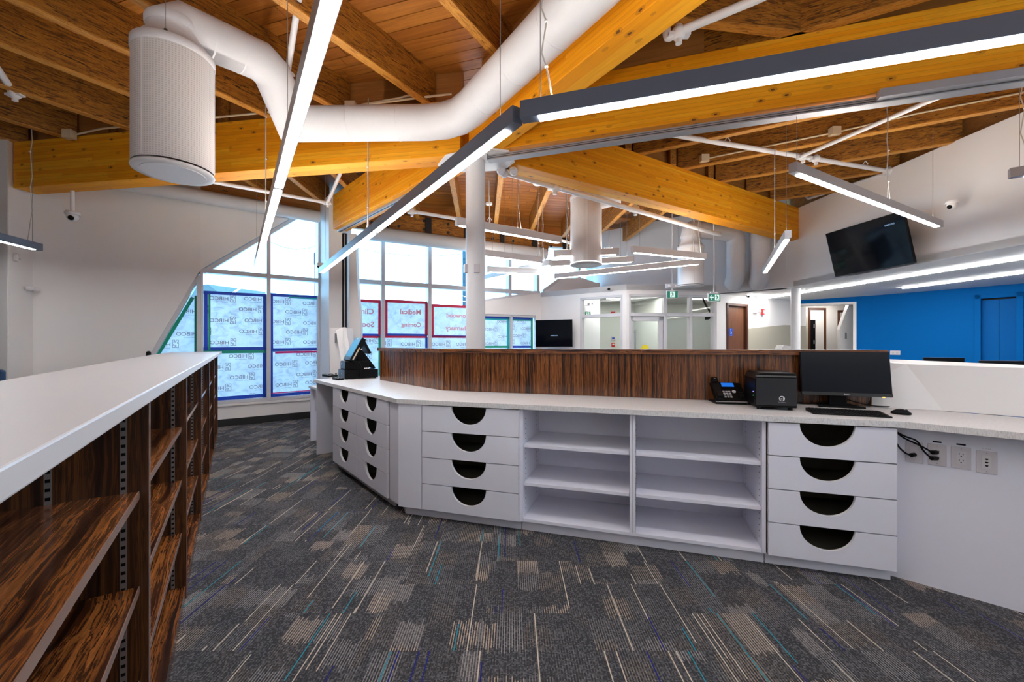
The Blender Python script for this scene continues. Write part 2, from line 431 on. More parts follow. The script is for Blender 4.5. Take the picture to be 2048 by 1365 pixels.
# floor with its carpet tiles
fl=struct('floor')
k=M(); k.prism([(-9,-1.5),(10.5,-1.5),(13,3),(13,16),(0,16),(-4.6,9.2),(-9,6.2)],-.12,-.006); k.build('subfloor',carpet_m,fl)
t=M(); t.box(-.2495,.2495,-.2495,.2495,-.006,.0)
tile0=t.build('carpet_tile',carpet_m,fl); n=0
def in_aisle(x,y):
    if x*.8303+y*.5573 < -.62: return False
    a=(x+.881)*v_dir[0]+(y-3.228)*v_dir[1]; b=(x+.881)*nl[0]+(y-3.228)*nl[1]
    if a>.45 and b>.45: return False
    if (x-CB[0])*(-dB[1])+(y-CB[1])*dB[0]>-.2: return False
    return y>.85 and x<3.0 and abs(x)<1.32*y+.3 and y<7.5
for i in range(-12,9):
    for j in range(0,18):
        x=.12+i*.5; y=.80+j*.5+(.25 if i%2 else 0)
        if in_aisle(x,y):
            o=tile0 if n==0 else copy_part(tile0,fl)
            o.location=(x,y,0); n+=1

# left walls: two short returns, then the wall with the slanted opening
k=M(); k.prism([(-6.51,5.60),(-6.27,5.12),(-6.47,5.12),(-6.75,5.60)],0,3.9); k.prism([(-6.51,5.6),(-6.75,5.6),(-6.6,5.9)],0,3.9); k.build('wall_left_return',white_wall)['kind']='structure'
k=M(); k.prism([(-6.27,5.13),(-9.0,5.13),(-9.0,5.3),(-6.6,5.3),(-6.3,5.16)],0,4.2); k.build('wall_left',white_wall)['kind']='structure'
s398=LA; tS=qA(398,545)
sl_b=.36; th=.24
slope_px=lambda y: 392-(y-555)*(87/152)
pA=[(0,0),(LA,0),(LA,sl_b),(qA(slope_px(835),835)[0],sl_b),(LA-.03,qA(396,546)[1]),(LA,qA(397,543)[1]),(LA,3.9),(0,3.9)]
k=M(); k.xz(pA,0,th); k.build('wall_window_left',white_wall,loc=(CA[0],CA[1],0),rotz=rz(dA))['kind']='structure'
z_k=qB(403,540)[1]; e1=qB(589,432); e2=(e1[0]+(3.72-e1[1])*(e1[0]-0.0)/(e1[1]-z_k),3.72)
k=M(); k.xz([(0,0),(LB,0),(LB,sl_b),(0,sl_b)],0,th)
k.xz([(0,z_k),(e1[0],e1[1]),(e2[0],3.72),(LB,3.72),(LB,3.80),(0,3.80)],0,th)
k.build('wall_window_front',white_wall,loc=(CB[0],CB[1],0),rotz=rz(dB))['kind']='structure'
k=M(); k.xz([(0,3.80),(LB,3.80),(LB,4.27),(0,4.27)],.02,th); k.build('trim_window_header',ply_m,loc=(CB[0],CB[1],0),rotz=rz(dB))['kind']='structure'
k=M(); k.xz([(0,3.9),(LA,3.9),(LA,4.27),(0,4.27)],.02,th); k.build('trim_wall_header',ply_m,loc=(CA[0],CA[1],0),rotz=rz(dA))['kind']='structure'
k=M(); k.xz([(0,sl_b-.035),(LB,sl_b-.035),(LB,sl_b),(0,sl_b)],-.035,0.12); k.xz([(-.6,sl_b-.035),(0,sl_b-.035),(0,sl_b),(-.6,sl_b)],-.03,.1)
k.build('trim_window_sill',white_wall,loc=(CB[0],CB[1],0),rotz=rz(dB),bevel=.004)['kind']='structure'
k=M(); k.xz([(.0,0),(LB,0),(LB,.115),(0,.115)],-.014,0); k.build('baseboard_front',black_base,loc=(CB[0],CB[1],0),rotz=rz(dB))['kind']='structure'
k=M(); k.xz([(0,0),(LA,0),(LA,.115),(0,.115)],-.014,0); k.build('baseboard_left',black_base,loc=(CA[0],CA[1],0),rotz=rz(dA))['kind']='structure'

# window 1 : frame bars and panes
gy=.15
def bar(m,x0,x1,z0,z1,y0=.03,y1=.20): m.box(x0,x1,y0,y1,z0,z1)
wA=struct('window_1',(CA[0],CA[1],0),rz(dA)); wB=struct('window_2',(CB[0],CB[1],0),rz(dB))
xm=qB(538,600)[0]; zb=qB(470,545)[1]; zb2=qB(590,557)[1]; zbar=(zb+zb2)/2
xr=qB(641,600)[0]
k=M(); k.xz([(LA-.05,sl_b),(LA,sl_b),(LA,qA(398,548)[1]),(LA-.05,qA(394,556)[1])],.0,.2); k.build('corner_mullion',frame_m,wA)
sx=lambda z: qA(slope_px(835),835)[0]+(z-sl_b)*(LA-.03-qA(slope_px(835),835)[0])/(qA(396,546)[1]-sl_b)
k=M(); k.xz([(sx(sl_b),sl_b),(sx(sl_b)+.07,sl_b),(LA-.05,qA(393,557)[1]-.06),(LA-.03,qA(396,546)[1])],.03,.2); k.build('slanted_frame',frame_m,wA)
k=M(); k.xz([(sx(sl_b)+.06,sl_b),(LA-.05,sl_b),(LA-.05,qA(393,557)[1]-.05)],gy,gy+.012); k.build('pane',glass_m,wA)
for nm,(a,b,c_,d_) in {'mullion':(xm-.03,xm+.03,sl_b,3.72),'right_jamb':(LB-.035,LB,sl_b,3.72),'left_jamb':(0,.035,sl_b,z_k),'transom':(0,LB,zbar-.035,zbar+.035),'sill_frame':(0,LB,sl_b,sl_b+.05)}.items():
    k=M(); bar(k,a,b,c_,d_,.02 if nm!='transom' else .03); k.build(nm,frame_m,wB,bevel=.003)
zs=lambda x: z_k+(e1[1]-z_k)*x/e1[0]
k=M(); k.xz([(0,z_k-.02),(e2[0],3.70),(e2[0],3.64),(.06,z_k-.045)],.02,.2); k.build('slanted_frame',frame_m,wB)
for poly in ([(.03,sl_b+.04),(xm-.02,sl_b+.04),(xm-.02,zbar),(.03,zbar)],[(xm+.02,sl_b+.04),(LB-.03,sl_b+.04),(LB-.03,zbar),(xm+.02,zbar)],
             [(.06,zbar+.03),(xm-.02,zbar+.03),(xm-.02,zs(xm)),(.06,zs(.06))],[(xm+.02,zbar+.03),(LB-.03,zbar+.03),(LB-.03,3.7),(e2[0],3.68),(xm+.02,zs(xm+.02))]):
    k=M(); k.xz(poly,gy,gy+.012); k.build('pane',glass_m,wB)

# wall post between the two windows, and the grille pocket beside it
PX=[PV(658,600,(-3.22,7.25),(1,-.06)),PV(685,600,(-3.22,7.25),(1,-.06))]
k=M(); k.prism([(CE[0],CE[1]),(PX[0].x,PX[0].y),(PX[1].x,PX[1].y),(-2.98,7.65),(-3.26,8.02),(-3.75,7.85)],0,3.97); k.build('wall_window_post',white_wall)['kind']='structure'
A_=(-2.86,7.30); dP=unit(1,.10); qP=plan(A_,dP)
k=M(); k.xz([(qP(698,700)[0],0),(qP(719,700)[0],0),(qP(720.5,680)[0],qP(720,680)[1]),(qP(721,650)[0],qP(720,650)[1]),(qP(716,588)[0],qP(716,588)[1]),(qP(712.5,520)[0],qP(712,520)[1]),(qP(712,460)[0],3.3),(qP(698,460)[0],3.3)],0,.16)
k.build('wall_grille_pocket',white_wall,loc=(A_[0],A_[1],0),rotz=rz(dP))['kind']='structure'

# far window wall
xs=[qF(767,600)[0],qF(861,600)[0],qF(951,600)[0],qF(1021.5,600)[0],qF(1078,600)[0]]
L2=qF(1082,600)[0]; zF=qF(862,571.5)[1]
z_sl0=qF(972,603)[1]; z_sl1=qF(1080,586)[1]; xs0=qF(951,600)[0]; slz=lambda x: z_sl0+(z_sl1-z_sl0)*(x-qF(972,603)[0])/(L2-qF(972,603)[0])
lw=[qF(972,640)[0]-.7,qF(1026,640)[0]-.02,qF(1072,640)[0]]; lwt=qF(1000,629)[1]
k=M(); k.xz([(-.3,0),(L2,0),(L2,.5),(-.3,.5)],0,.2)
k.xz([(xs0,.5),(xs0+.12,.5),(xs0+.12,lwt),(lw[2],lwt),(lw[2],.5),(L2,.5),(L2,z_sl1),(xs0,slz(xs0))],0,.2)
ho=M(); ho.xz([(-.3,3.9),(L2,3.9),(L2,4.27),(-.3,4.27)],0,.2); ho.build('trim_far_header',deck_m,loc=(FA[0],FA[1],0),rotz=rz(dF))['kind']='structure'
k.build('wall_far_front',white_wall,loc=(FA[0],FA[1],0),rotz=rz(dF))['kind']='structure'
w3=struct('window_3',(FA[0],FA[1],0),rz(dF))
for x in xs[:2]+xs[2:]:
    lo=.5 if x<=xs0 else slz(x)
    k=M(); k.box(x-.037,x+.037,.02,.2,lo,3.9); k.build('mullion',frame_m,w3,bevel=.003)
k=M(); k.box(-.3,L2,.04,.19,zF-.045,zF+.045); k.build('transom',frame_m,w3,bevel=.003)
k=M(); k.xz([(xs0,slz(xs0)),(L2,z_sl1),(L2,z_sl1+.05),(xs0,slz(xs0)+.05)],.03,.2); k.build('slanted_sill_frame',frame_m,w3)
edges=[-.3]+xs+[L2]
for a,b in zip(edges[:-1],edges[1:]):
    if b-a<.1: continue
    for z0,z1 in ((.5,zF-.04),(zF+.04,3.9)):
        a2,b2=a+.03,b-.03
        if a>=xs0-.01:
            p=[(a2,max(z0,slz(a2))),(b2,max(z0,slz(b2))),(b2,z1),(a2,z1)]
            if p[0][1]>=z1 or p[1][1]>=z1: continue
        else: p=[(a2,z0),(b2,z0),(b2,z1),(a2,z1)]
        k=M(); k.xz(p,.12,.13); k.build('pane',glass_m,w3)
w4=struct('window_4',(FA[0],FA[1],0),rz(dF))
for x in (lw[1],):
    k=M(); k.box(x-.03,x+.03,.03,.19,.5,lwt); k.build('mullion',frame_m,w4,bevel=.003)
k=M(); k.box(xs0+.12,lw[2],.03,.19,lwt-.05,lwt); k.build('head_frame',frame_m,w4)
for a,b in ((xs0+.12,lw[1]-.03),(lw[1]+.03,lw[2])):
    k=M(); k.box(a,b,.12,.13,.5,lwt-.05); k.build('pane',glass_m,w4)

# third facet of the window wall: glass over a slanted grey wall
FB=(FA[0]+dF[0]*L2,FA[1]+dF[1]*L2); dG=unit(.97,.24); qG=plan(FB,dG)
g0=qG(1086,586); g1=qG(1127,556); g2=qG(1165,556); g3=qG(1192,566); g4=qG(1200,568)
k=M(); k.xz([(0,0),(g4[0],0),(g4[0],g3[1]),(g3[0],g3[1]),(g2[0],g2[1]),(g1[0],g1[1]),(g0[0],g0[1]),(0,g0[1])],0,.2)
ho=M(); ho.xz([(0,3.75),(g4[0],3.75),(g4[0],4.27),(0,4.27)],0,.2); ho.build('trim_gable_header',deck_m,loc=(FB[0],FB[1],0),rotz=rz(dG))['kind']='structure'
k.build('wall_far_gable',grey_wall,loc=(FB[0],FB[1],0),rotz=rz(dG))['kind']='structure'
w5=struct('window_5',(FB[0],FB[1],0),rz(dG))
k=M(); k.xz([(g0[0],g0[1]),(g1[0],g1[1]),(g1[0]+.02,g1[1]+.08),(g0[0],g0[1]+.08)],.02,.2); k.build('slanted_sill_frame',frame_m,w5)
xm5=qG(1160,540)[0]
k=M(); k.box(xm5-.03,xm5+.03,.03,.19,g1[1]-.05,3.9); k.build('mullion',frame_m,w5)
k=M(); k.xz([(0,g0[1]),(g0[0],g0[1]),(g1[0],g1[1]),(g2[0],g2[1]),(g3[0],g3[1]),(g3[0],3.9),(0,3.9)],.12,.13); k.build('pane',glass_m,w5)

# back wall with the ducts, and the right wall above the low ceiling
RC=(5.34,8.04); dK=unit(-.757,.654); LK=4.45
k=M(); k.xz([(0,ZS),(LK,ZS),(LK,4.25),(0,4.25)],-.2,0); o=k.build('wall_back',grey_wall,loc=(RC[0],RC[1],0),rotz=rz(dK)); o['kind']='structure'
RE=(6.05,.0); RX=(5.36,7.85)
k=M(); k.prism([(RC[0],RC[1]),(5.36,7.85),(5.63,4.53),(6.0,-.2),(6.2,-.2),(5.85,4.53),(5.56,8.2)],ZS+.004,3.9); k.build('wall_right_upper',white_wall)['kind']='structure'
k=M(); k.prism([(5.50,8.25),(5.60,7.85),(5.87,4.53),(6.3,-.2),(6.34,-.2),(5.91,4.53),(5.64,7.9),(5.54,8.3)],3.9,ZDECK); k.build('trim_wall_blocking',ply_m)['kind']='structure'
# low ceiling behind it
k=M(); k.prism([(5.345,8.04),(5.36,7.85),(5.63,4.53),(6.0,-.2),(12.5,-.2),(12.5,13.5),(4.0,13.5),(3.6,9.75)],ZS,ZS+.1)
k.build('ceiling_low',soffit_mat)['kind']='structure'
# blue walls
B0=(7.2,10.3); B1=(8.15,9.306); B2=(9.23,7.43); dQ=unit(B1[0]-B0[0],B1[1]-B0[1]); qQ=plan(B0,dQ); dR=unit(B2[0]-B1[0],B2[1]-B1[1]); qR=plan(B1,dR)
o0=qQ(1600,607); o1=qQ(1713,604); LQ=math.hypot(B1[0]-B0[0],B1[1]-B0[1])
o0=(o0[0]-.55,o0[1])
k=M(); k.xz([(o0[0]-.3,0),(o0[0],0),(o0[0],o0[1]-.0),(o1[0],o1[1]),(o1[0],0),(LQ,0),(LQ,ZS),(o0[0]-.3,ZS)],0,.18); k.build('wall_blue_opening',blue_paint,loc=(B0[0],B0[1],0),rotz=rz(dQ))['kind']='structure'
k=M(); k.xz([(o0[0],o0[1]),(o1[0],o1[1]),(o1[0],0),(o1[0]-.06,0),(o1[0]-.06,o1[1]-.05),(o0[0],o0[1]-.05)],-.015,.2); k.build('trim_opening',white_wall,loc=(B0[0],B0[1],0),rotz=rz(dQ))['kind']='structure'
k=M(); d0=qR(1962,598); d1=qR(2033,593); zd=d0[1]
k.xz([(0,0),(d0[0],0),(d0[0],zd),(d1[0],zd),(d1[0],0),(5.5,0),(5.5,ZS),(0,ZS)],0,.2); k.build('wall_blue',blue_paint,loc=(B1[0],B1[1],0),rotz=rz(dR))['kind']='structure'
# door wall under the low ceiling, beige lower part
DW=(4.45,8.95); dD=unit(.877,.48); qD=plan(DW,dD)
LD=qD(1612,650)[0]
f0=qD(1452.5,606); f1=qD(1495,608); zf=f0[1]
k=M(); k.xz([(0,0),(f0[0],0),(f0[0],zf),(f1[0],zf),(f1[0],0),(LD,0),(LD,ZS),(0,ZS)],0,.15); k.build('wall_door',white_wall,loc=(DW[0],DW[1],0),rotz=rz(dD))['kind']='structure'
b0=qD(1496,658); b1=qD(1568,650.5); 
k=M(); k.xz([(f1[0],0),(LD,0),(LD,b1[1]),(b1[0],b1[1]),(f1[0],b0[1])],-.006,.001); k.build('trim_beige_band',beige_paint,loc=(DW[0],DW[1],0),rotz=rz(dD))['kind']='structure'
# corridor beyond the opening
KC=(7.3,11.0); dC=unit(.85,.15); qC=plan(KC,dC)
k=M(); k.xz([(-1.2,0),(4.5,0),(4.5,ZS),(-1.2,ZS)],0,.15); k.build('wall_corridor',paint('corridor_paint',(.62,.58,.54)),loc=(KC[0],KC[1],0),rotz=rz(dC))['kind']='structure'
k=M(); k.xz([(-1.2,0),(qC(1616,640)[0],0),(qC(1616,640)[0],qC(1614,632)[1]),(qC(1600,650)[0],qC(1600,645)[1]),(-1.2,1.3)],-.008,.001); k.build('trim_corridor_beige',beige_paint,loc=(KC[0],KC[1],0),rotz=rz(dC))['kind']='structure'

# roof deck
cg=struct('ceiling')
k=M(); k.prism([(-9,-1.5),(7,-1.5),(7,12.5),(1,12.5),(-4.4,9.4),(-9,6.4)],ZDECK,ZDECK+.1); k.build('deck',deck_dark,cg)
def boards(org,ang,us,v0,v1,wd=.14):
    d=(math.cos(ang),math.sin(ang)); nrm=(-d[1],d[0]); i=0; v=v0; cache={}
    while v<v1:
        off=(i*0.83)%1.0
        for a,b in zip(us[:-1],us[1:]):
            L=round(b-a,3)
            if L not in cache:
                k=M(); k.box(-L/2+.003,L/2-.003,-wd/2+.005,wd/2-.005,-.018,.0); ob=k.build('deck_board',deck_m,cg); cache[L]=ob; first=True
            else: ob=copy_part(cache[L],cg)
            c=(a+b)/2+(.6*off if True else 0)
            ob.location=(org[0]+d[0]*c+nrm[0]*(v+wd/2),org[1]+d[1]*c+nrm[1]*(v+wd/2),ZDECK-.0005); ob.rotation_euler=(0,0,ang)
        v+=wd; i+=1
boards((-4.6,4.7),math.atan2(-.2946,.9556),[-2.2,.2,2.6,5.0,7.0],-1.75,1.3)
boards((-1.6,5.6),math.atan2(.17,.985),[-.7,1.9,4.5],-.2,4.4)
# closing walls of the room outside the view
k=M(); k.prism([(-9,-1.5),(10.5,-1.5),(10.5,-1.7),(-9,-1.7)],0,4.3); k.build('wall_rear',white_wall)['kind']='structure'
k=M(); k.prism([(-9,-1.5),(-9,5.3),(-9.2,5.3),(-9.2,-1.7)],0,4.3); k.build('wall_side',white_wall)['kind']='structure'
k=M(); k.prism([(10.5,-1.7),(10.7,-1.7),(12.7,3),(12.7,13.7),(12.5,13.7),(12.5,3)],0,2.6); k.build('wall_far_right',white_wall)['kind']='structure'
k=M(); k.prism([(3.8,11.4),(4.0,11.4),(4.0,13.4),(12.6,13.4),(12.6,13.6),(3.8,13.6)],0,2.6); k.build('wall_corridor_end',white_wall)['kind']='structure'

# ------------------------------------------------------------------ glulam beams, column, joists
BW=.24
def beam(A,B,label,z0=ZB,z1=ZT,w_=BW,ins=0):
    A=Vector((A[0],A[1],0)); B=Vector((B[0],B[1],0)); d=(B-A).normalized(); L=(B-A).length
    r=thing('glulam_beam',label,'beam',(A.x,A.y,0),math.atan2(d.y,d.x))
    k=M(); k.box(0,L,-w_/2,w_/2,z0,z1); k.build('timber',glu,r,bevel=.006)
    return r,L
bL,LL=beam((-.52,4.415),(-6.28,5.32),'long orange glulam beam from the round column to the left wall, white duct in front')
bA,LAa=beam((-.35,4.34),(2.9,-.5),'orange glulam beam rising from the round column over the camera, beside the white duct')
bR,LR=beam((-.28,4.34),(5.55,2.52),'orange glulam beam from the round column to the right, behind the dark pendant')
bB,LBb=beam((-.28,4.46),(5.36,7.85),'bright orange glulam beam from the round column back to the right wall')
bC,LC=beam((-.48,4.50),(-2.98,7.14),'glulam beam from the round column back to the white window post')
def bolts(root,x,zs_,y): 
    for z in zs_:
        k=M(); k.cyl((x,y,z),(x,y-.012*(1 if y<0 else -1),z),.032,14); k.cyl((x,y,z),(x,y-.035*(1 if y<0 else -1),z),.016,6); k.build('bolt',steel,root)
# left beam heads the other way: its camera side is +y in its own frame
bolts(bL,.30,(ZB+.28,ZB+.20),.12)
bolts(bA,.33,(ZB+.42,ZB+.34),-.12)
k=M(); k.lathe([(.103,0),(.103,ZB-.02)],(0,0,0),40)
cr=thing('round_column','tall white round steel column carrying the glulam beams','column',(COL[0],COL[1],0))
k.build('shaft',white_metal,cr)
k=M(); k.prism([(-.42,.10),(-.30,-.12),(.08,-.30),(.36,-.22),(.42,.02),(.30,.22),(-.1,.28),(-.36,.26)],ZB-.022,ZB-.004); k.build('cap_plate',white_metal,cr)
for yo,nm in ((-.09,'sensor'),(.0,'sensor')): pass
for an,dz in ((-2.70,2.14),(-1.35,2.13)):
    k=M(); c=(math.cos(an)*.112,math.sin(an)*.112)
    k.box(-.028,.028,-.016,.016,-.045,.045,T=Matrix.Translation((c[0],c[1],dz))@Matrix.Rotation(an+math.pi/2,4,'Z')); k.build('sensor_box',plate_m,cr,bevel=.004)

def joist(A,d,L,label,group,z0=ZT+.004,h=.365,w_=.085):
    r=thing('roof_joist',label,'joist',(A[0],A[1],0),math.atan2(d[1],d[0]),group)
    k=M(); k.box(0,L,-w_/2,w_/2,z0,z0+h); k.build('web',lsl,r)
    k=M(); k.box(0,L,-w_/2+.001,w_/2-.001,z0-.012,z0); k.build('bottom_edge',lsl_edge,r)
    return r
jd=(-.531,-.847)
ordn=['first','second','third','fourth','fifth','sixth','seventh','eighth','ninth']
XL=[-6.25,-5.50,-4.50,-3.55,-2.70,-1.87,-.90]
lx=lambda x: 4.27-.159*(x+.6426)
for i,x in enumerate(XL):
    yb=lx(x); st=(x+.04,yb+.12)
    joist(st,jd,3.9+.15*i,'dark strand lumber roof joist over the left beam, %s counted from the left wall'%ordn[i],'joists over the left beam')
joist((.02,3.88),jd,3.4,'dark strand lumber joist meeting the camera-side beam above the white duct','joists over the left beam')
for i in range(len(XL)-1):      # plywood blocking on the left beam
    a,b=XL[i],XL[i+1]
    A=Vector((-.52,4.415)); d=(Vector((-6.28,5.32))-A).normalized()
    ta=(Vector((a,lx(a)))-A).dot(d); tb=(Vector((b,lx(b)))-A).dot(d)
    k=M(); k.box(tb,ta,-.02,.02,ZT,ZDECK-.02); k.build('blocking_panel',ply_m,bL)
k=M(); k.box(.0,.9,-.02,.02,ZT,ZDECK-.02); k.build('blocking_panel',ply_m,bL)
k=M(); k.box(5.6,6.6,-.02,.02,ZT,ZDECK-.02); k.build('blocking_panel',ply_m,bL)
k=M(); k.box(.1,3.5,-.02,.02,ZT,ZDECK-.02); k.build('blocking_panel',ply_m,bA)
# right bay joists
t0=[.54,1.455,2.37,3.285,4.20,5.05,5.80]
for i,t in enumerate(t0):
    st=(-.33+.857*t-.05,4.30+.514*t+.05); L=(5.55-st[0])/.88+.12
    joist(st,(.8799,-.4751),L,'strand lumber joist over the right bay, %s counted from the round column'%ordn[i],'joists over the right bay')
for i in range(6):
    k=M(); k.box(t0[i]+.0,t0[i+1]+.1,-.02,.02,ZT,ZDECK-.02); k.build('blocking_panel',ply_m,bB)
for i,(p,q) in enumerate((((.95,3.20),(.99,.14)),((1.55,2.30),(.99,.14)))):
    joist(p,q,2.6-.0*i,['dark strand lumber joist behind the white pipe elbow at top right','dark strand lumber joist above the camera at top right'][i],'joists over the near right bay')
k=M(); k.box(.5,5.3,-.02,.02,ZT,ZDECK-.02); k.build('blocking_panel',ply_m,bR)
# back bay joists
for i,(x,yf) in enumerate(((-1.90,8.35),(-1.10,8.72),(-.36,9.0),(.43,9.42),(1.21,9.8),(2.0,10.0),(2.78,10.2))):
    yb=4.46+ (x+.28)*.601 if x>-.28 else 4.5-(x+.48)*1.056
    st=(x+(.07*(yf-yb)),yb+.02); L=math.hypot(.07*(yf-yb),yf-st[1])
    joist(st,unit(-.07*(yf-yb),yf-st[1]),L,'pale strand lumber joist over the far bay, %s counted from the window post'%ordn[i],'joists over the far bay')
for i,x in enumerate((-2.63,-3.35,-4.1,-4.9,-5.6)):
    yf=CE[1]+(x-CE[0])*.73; yb=lx(x)+.1
    joist((x,yb),unit(-.03,1),max(.6,yf-yb-.1),'dark joist beyond the left beam, %s counted from the window post'%ordn[i],'joists beyond the left beam')
# timber header over the far windows, with steel hangers and bolts
hd=thing('timber_header','dark strand lumber header with black bolts above the far roller shade','beam',(FA[0]+.063,FA[1]-.12,0),rz(dF))
k=M(); k.box(-.1,L2+.1,-.05,.05,3.58,3.98); k.build('timber',lsl,hd)
for i in range(10):
    x=.25+i*.52
    for z in (3.72,3.90):
        k=M(); k.cyl((x,-.05,z),(x,-.065,z),.03,10); k.build('bolt',dark_metal,hd)
for i in range(6):
    k=M(); k.box(.45+i*.86,.58+i*.86,-.075,-.05,3.62,3.97); k.build('joist_hanger',dark_metal,hd)
# ------------------------------------------------------------------ linear pendants
def pendant(A,B,label,h=.09,wd=.062,body=None,cables=((.12,0),(.88,1)),joints=(),group='linear pendant lights',top=None,inset=.09,up=True):
    A=Vector(A); B=Vector(B); d=B-A; L=d.length; d.normalize()
    r=thing('pendant_light',label,'pendant light',(A.x,A.y,A.z),math.atan2(d.y,d.x),group)
    body=body or silver_pend
    cuts=[0]+list(joints)+[1]
    for a,b in zip(cuts[:-1],cuts[1:]):
        x0,x1=a*L+(.004 if a else 0),b*L-(.004 if b<1 else 0)
        k=M(); k.box(x0,x1,-wd/2,wd/2,.004,h); k.build('housing',body,r,bevel=.002)
        k=M(); k.box(x0+(inset if a==0 else .03),x1-(inset if b==1 else .03),-wd/2+.006,wd/2-.006,-.001,.006); k.build('lens',led_m,r)
        if up:
            k=M(); k.box(x0+.1,x1-.1,-wd/2+.01,wd/2-.01,h-.003,h+.002); k.build('top_lens',up_m,r)
    for f,cord in cables:
        x=f*L; zt=(top or 3.9)-A.z
        k=M(); k.tube([(x,0,h),(x,0,zt)],.0022,6); k.build('suspension_cable',wire_m,r)
        if cord:
            pts=[(x+.06,0,h),(x+.045,.0,h+.09)]
            nst=9
            for i in range(1,nst): pts.append((x+.018+.014*math.sin(i*2.1),.004,h+.09+(zt-h-.1)*i/nst))
            pts.append((x+.012,0,zt))
            k=M(); k.tube(pts,.0042,6); k.build('power_cord',cord_m,r)
            for i in (2,5,8): 
                q=pts[min(i,len(pts)-1)]; k=M(); k.box(q[0]-.008,q[0]+.008,-.008,.008,q[2]-.004,q[2]+.004); k.build('cable_tie',white_metal,r)
    return r
zp=2.45
p1a=PZ(512,538,zp); p1b=Vector((-.28,.88,zp))
pendant(p1b,p1a,'long pale pendant light running from above the camera back to the slanted window',joints=(.40,),cables=((.30,0),(.62,1),(.97,0)),body=silver_pend)
pendant(PZ(1035,249,zp),PZ(642,549,zp)+Vector((.02,-.05,0)),'dark grey pendant light crossing in front of the round column toward the window post',body=grey_metal,joints=(.46,),cables=((.03,0),(.50,1),(.93,0)))
pendant(PZ(1043,244,zp),PZ(1043,244,zp)+Vector((.9556*3.2,-.2946*3.2,0)),'largest dark grey pendant light running off the right edge under the right beam',body=grey_metal,cables=((.03,1),(.78,0)),top=3.3)
a=P(80,503,5.0); pendant(a,a+Vector((.35,-1.6,0))+Vector((.1,-.4,0)),'grey pendant light whose end shows at the left edge above the long shelf unit',body=grey_metal,cables=((.05,1),(.9,0)),up=False)
zq=2.75
pendant(PZ(1585,346,zq),PZ(1905,455,zq)+Vector((-.12,.03,0)),'silver pendant light slanting in front of the tilted television',h=.085,cables=((.02,0),(.55,1),(.93,0)))
pendant(PZ(1576,477,2.45),PZ(1529,548,2.45),'short silver pendant light pointing away below the right end of the bright beam',h=.085,cables=((.05,0),(.45,1)),top=3.9)
a=P(2018,358,3.6); pendant(a,a+Vector((1.2,-.9,0)),'silver pendant light cut off by the right edge beside the wall camera',h=.085,cables=((.04,1),(.9,0)))
bk=dict(h=.105,wd=.065,body=plain('pale_pendant_metal',(.66,.64,.64),.4),inset=.05)
for a,b,lab,cb in ((P(912,451,5.25),P(1121,489,6.2),'pale pendant light just under the far roller shade, right of the round column',((.15,0),(.55,1))),
    (PZ(960,512,zq),PZ(1083,527,zq),'pale pendant light in front of the far window, second below the shade',((.5,0),(.93,1))),
    (PZ(974,545,2.62),PZ(1087,550,2.62),'short pale pendant light low in front of the far window',((.3,0),(.9,0))),
    (PZ(962,562,zq),PZ(1101,531,zq),'pale pendant light rising from the round column toward the perforated diffuser',((.2,0),(.9,1))),
    (PZ(1100,534,zq),PZ(1268,525,zq),'pale pendant light passing behind the middle perforated diffuser, lower one',((.2,1),(.92,0))),
    (PZ(1108,514,zq),PZ(1238,510,zq),'pale pendant light passing behind the middle perforated diffuser, upper one',((.2,1),(.85,0))),
    (PZ(1110,558,zq),PZ(1402,529,zq),'long pale pendant light sloping in front of the glazed vestibule',((.1,0),(.5,0),(.95,1))),
    (PZ(1264,506,zq),PZ(1410,520,zq),'pale pendant light crossing in front of the far perforated diffuser',((.1,0),(.9,1)))):
    pendant(a,b,lab,cables=cb,top=4.25,**bk)

# unseen pendants added behind the camera as fill light for the counter fronts
for a,b,lab in (((-3.2,-.9,zp),(.2,-.9,zp),'added fill pendant behind the camera, left of the four'),((1.0,-.2,zp),(3.8,-1.1,zp),'added fill pendant behind the camera over the counter wing'),
                ((-5.0,1.6,zp),(-3.4,-.8,zp),'added fill pendant behind the camera over the long shelf'),((3.6,1.7,zp),(5.2,.2,zp),'added fill pendant behind the camera beside the right wall')):
    pendant(a,b,lab,body=grey_metal,cables=((.1,0),(.9,0)))

